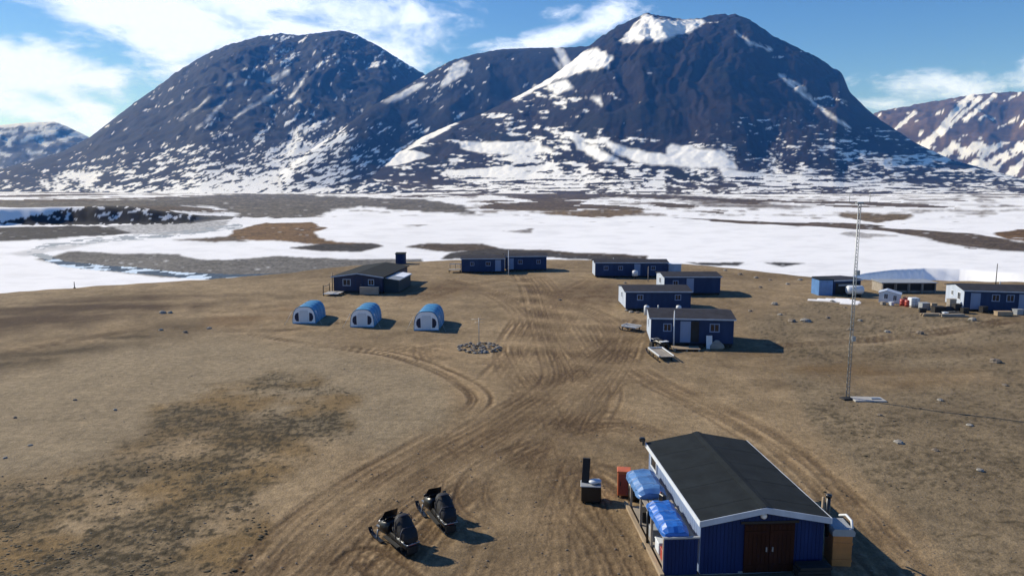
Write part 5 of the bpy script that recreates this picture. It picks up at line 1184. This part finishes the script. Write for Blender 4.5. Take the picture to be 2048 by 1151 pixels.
MB().bbox((0, 0.5, 0.68), (1.1, 0.95, 1.05), 0.08).build('tank', M['white'], r_); MB().box((0, 0.5, 0.06), (1.15, 1.0, 0.14)).build('pallet', M['wood_grey'], r_)
for z in (0.35, 0.7, 1.05): MB().box((0, -0.0, z), (1.14, 0.03, 0.03)).build('cage_bar', M['steel'], r_)
for x in (-0.5, 0, 0.5): MB().box((x, -0.015, 0.68), (0.03, 0.03, 1.08)).build('cage_bar', M['steel'], r_)
crate('grey crate right of the white cube tank', 1852, 620, 1.0, 0.9, 0.8, 'grey'); crate('dark crate in front of the pale gable of the right-edge building', 1880, 626, 1.3, 0.9, 0.7, 'dark')
crate('weathered crate leaning by the pale gable, right of the dark crate', 1905, 620, 0.9, 0.6, 1.3, 'wood_grey', 0.15); crate('dark tall crate under the gable window of the right-edge building', 1916, 626, 0.8, 0.7, 1.0, 'dark')
for i, (px, py, L, lab) in enumerate(((1866, 633, 2.2, 'pile of grey scrap boards left of the long timber beams'), (1908, 634, 3.0, 'pile of long pale timber beams in front of the right-edge building'))):
    r_ = thing('timber_pile', lab, 'timber', tuple(at(px, py)), R(-4 + 6 * i), 'timber piles by the right-edge building')
    for k in range(7): MB().box((random.uniform(-.15, .15), 0.22 * (k % 4) + 0.11 * (k // 4), 0.1 + 0.15 * (k // 4)), (L * random.uniform(0.8, 1.05), 0.18, 0.13), random.uniform(-.1, .1)).build('beam', M['wood_grey' if (k + i) % 2 else 'wood'], r_)
crate('larger pale plywood crate at the right edge', 2018, 624, 0.8, 0.8, 1.0, 'wood'); crate('low pale plywood crate beside the larger one at the right edge', 2010, 632, 1.8, 0.7, 0.45, 'wood', 0.0, slats=2); crate('small grey crate by the door of the right-edge building', 1953, 622, 0.7, 0.6, 0.7, 'grey')

for px, py, sx, sy, sz, m_, lab in ((1846, 626, 0.7, 0.6, 0.5, 'dark', 'small dark crate left end of the junk in front of the right-edge gable'), (1868, 622, 0.6, 0.5, 0.9, 'wood', 'narrow pale crate behind the grey scrap boards'),
        (1892, 632, 0.5, 0.4, 0.35, 'white', 'small white box between the two timber piles'), (1932, 628, 0.8, 0.5, 0.6, 'dark', 'dark crate at the near corner of the right-edge building'), (1970, 626, 0.9, 0.5, 0.7, 'dark', 'dark crate against the long wall of the right-edge building'),
        (2040, 630, 0.9, 0.7, 0.6, 'grey', 'grey crate right of the plywood crates at the right edge'), (1785, 611, 0.5, 0.4, 0.4, 'white', 'small white box in front of the small pale hut'), (1768, 610, 0.6, 0.4, 0.35, 'wood_grey', 'low weathered box at the left corner of the small pale hut')):
    crate(lab, px, py, sx, sy, sz, m_, random.uniform(-.4, .4), slats=3)
r_ = thing('scrap_heap', 'dark heap of tarpaulin and scrap under the pale gable at the right', 'scrap', tuple(at(1896, 625)), 0.2)
MB().loft([[(1.1 * q * math.cos(t) * (1 + 0.18 * math.sin(3 * t + z * 5)), 0.6 * q * math.sin(t) * (1 + 0.15 * math.cos(2 * t)), z) for t in [j * math.pi / 7 for j in range(14)]] for q, z in ((1.0, -0.05), (0.95, 0.2), (0.75, 0.5), (0.45, 0.72), (0.15, 0.8))], smooth=False).build('cover', M['canvas'], r_)
for k in range(4): MB().box((random.uniform(-.8, .8), -0.5 - 0.1 * k, 0.12 + 0.05 * k), (random.uniform(1.0, 1.8), 0.12, 0.06), random.uniform(-.5, .5), 0.1).build('plank', M['wood_grey'], r_)

# ------------------------------------------------------------------ ground cover
def scatter(name, label, n, regions, size, m, flat, seed, dens):
    rnd = np.random.RandomState(seed); V = []; F = []; cnt = 0
    tries = 0
    while cnt < n and tries < n * 40:
        tries += 1
        reg = regions[rnd.randint(len(regions))]
        px, py = rnd.uniform(reg[0], reg[2]), rnd.uniform(reg[1], reg[3])
        v = P(px, py)
        if reg[4] is not None and not inpoly(np.array([px]), np.array([py]), reg[4])[0]: continue
        if dens and rnd.rand() > dens(v.x, v.y): continue
        z = gz(v.x, v.y); s = rnd.uniform(*size) ; a = rnd.uniform(0, 6.28); k0 = len(V); st = rnd.uniform(1.0, 1.9)
        for zz, q in ((-0.15, 1.0), (0.55, 0.8)):
            for j in range(6):
                t = 2 * math.pi * j / 6 + rnd.uniform(-.25, .25); lx = st * s * q * math.cos(t) * rnd.uniform(.8, 1.2); ly = s * q * math.sin(t) * rnd.uniform(.8, 1.2)
                V.append((v.x + lx, v.y + ly * math.cos(a * 0.1), z + s * flat * zz * rnd.uniform(0.8, 1.2)))
        V.append((v.x, v.y, z + s * flat))
        for j in range(6):
            F.append((k0 + j, k0 + (j + 1) % 6, k0 + 6 + (j + 1) % 6, k0 + 6 + j)); F.append((k0 + 6 + j, k0 + 6 + (j + 1) % 6, k0 + 12))
        cnt += 1
    me = bpy.data.meshes.new(name); me.from_pydata(V, [], F); me.materials.append(M[m]); me.polygons.foreach_set('use_smooth', [True] * len(F))
    o = bpy.data.objects.new(name, me); COL.objects.link(o); o['kind'] = 'stuff'; o['label'] = label; o['category'] = 'ground cover'
def d_heath(x, y): return max(0.0, min(1.0, 0.35 + 1.4 * float(fbm(np.array([x * 0.3]), np.array([y * 0.3]), 2, 91)[0])))
scatter('heath_tussocks', 'low dark tussocks of heath over the left foreground and right side', 1700, [(-150, 760, 720, 1200, heath_poly)] * 5 + [(-150, 900, 600, 1200, heath_poly)] * 4 + [(1640, 760, 2250, 1000, None)], (0.025, 0.085), 'tussock', 0.4, 5, d_heath)
scatter('pebbles', 'small loose stones strewn over the sandy ground', 1200, [(-100, 560, 2150, 760, None), (-100, 700, 2150, 1180, None)], (0.02, 0.055), 'stone_b', 0.7, 6, None)

# ------------------------------------------------------------------ haze
def haze_box():
    x0, x1, y0, y1, z0, z1 = -11000, 11000, -400, 12800, -60, 1750
    v = [(x0, y0, z0), (x1, y0, z0), (x1, y1, z0), (x0, y1, z0), (x0, y0, z1), (x1, y0, z1), (x1, y1, z1), (x0, y1, z1)]
    f = [(0, 3, 2, 1), (4, 5, 6, 7), (0, 1, 5, 4), (1, 2, 6, 5), (2, 3, 7, 6), (3, 0, 4, 7)]
    me = bpy.data.meshes.new('haze'); me.from_pydata(v, [], f)
    m = bpy.data.materials.new('haze'); m.use_nodes = True; nt = m.node_tree; nt.nodes.clear()
    out = nt.nodes.new('ShaderNodeOutputMaterial'); vol = nt.nodes.new('ShaderNodeVolumePrincipled')
    vol.inputs['Color'].default_value = (0.07, 0.31, 1.0, 1); vol.inputs['Density'].default_value = HAZE; vol.inputs['Anisotropy'].default_value = 0.0
    vol.inputs['Absorption Color'].default_value = (1, 1, 1, 1)
    nt.links.new(vol.outputs[0], out.inputs['Volume'])
    me.materials.append(m)
    o = bpy.data.objects.new('haze', me); COL.objects.link(o); o['kind'] = 'stuff'; o['label'] = 'thin blue air between the camp and the mountains'
HAZE = 5.6e-5
haze_box()
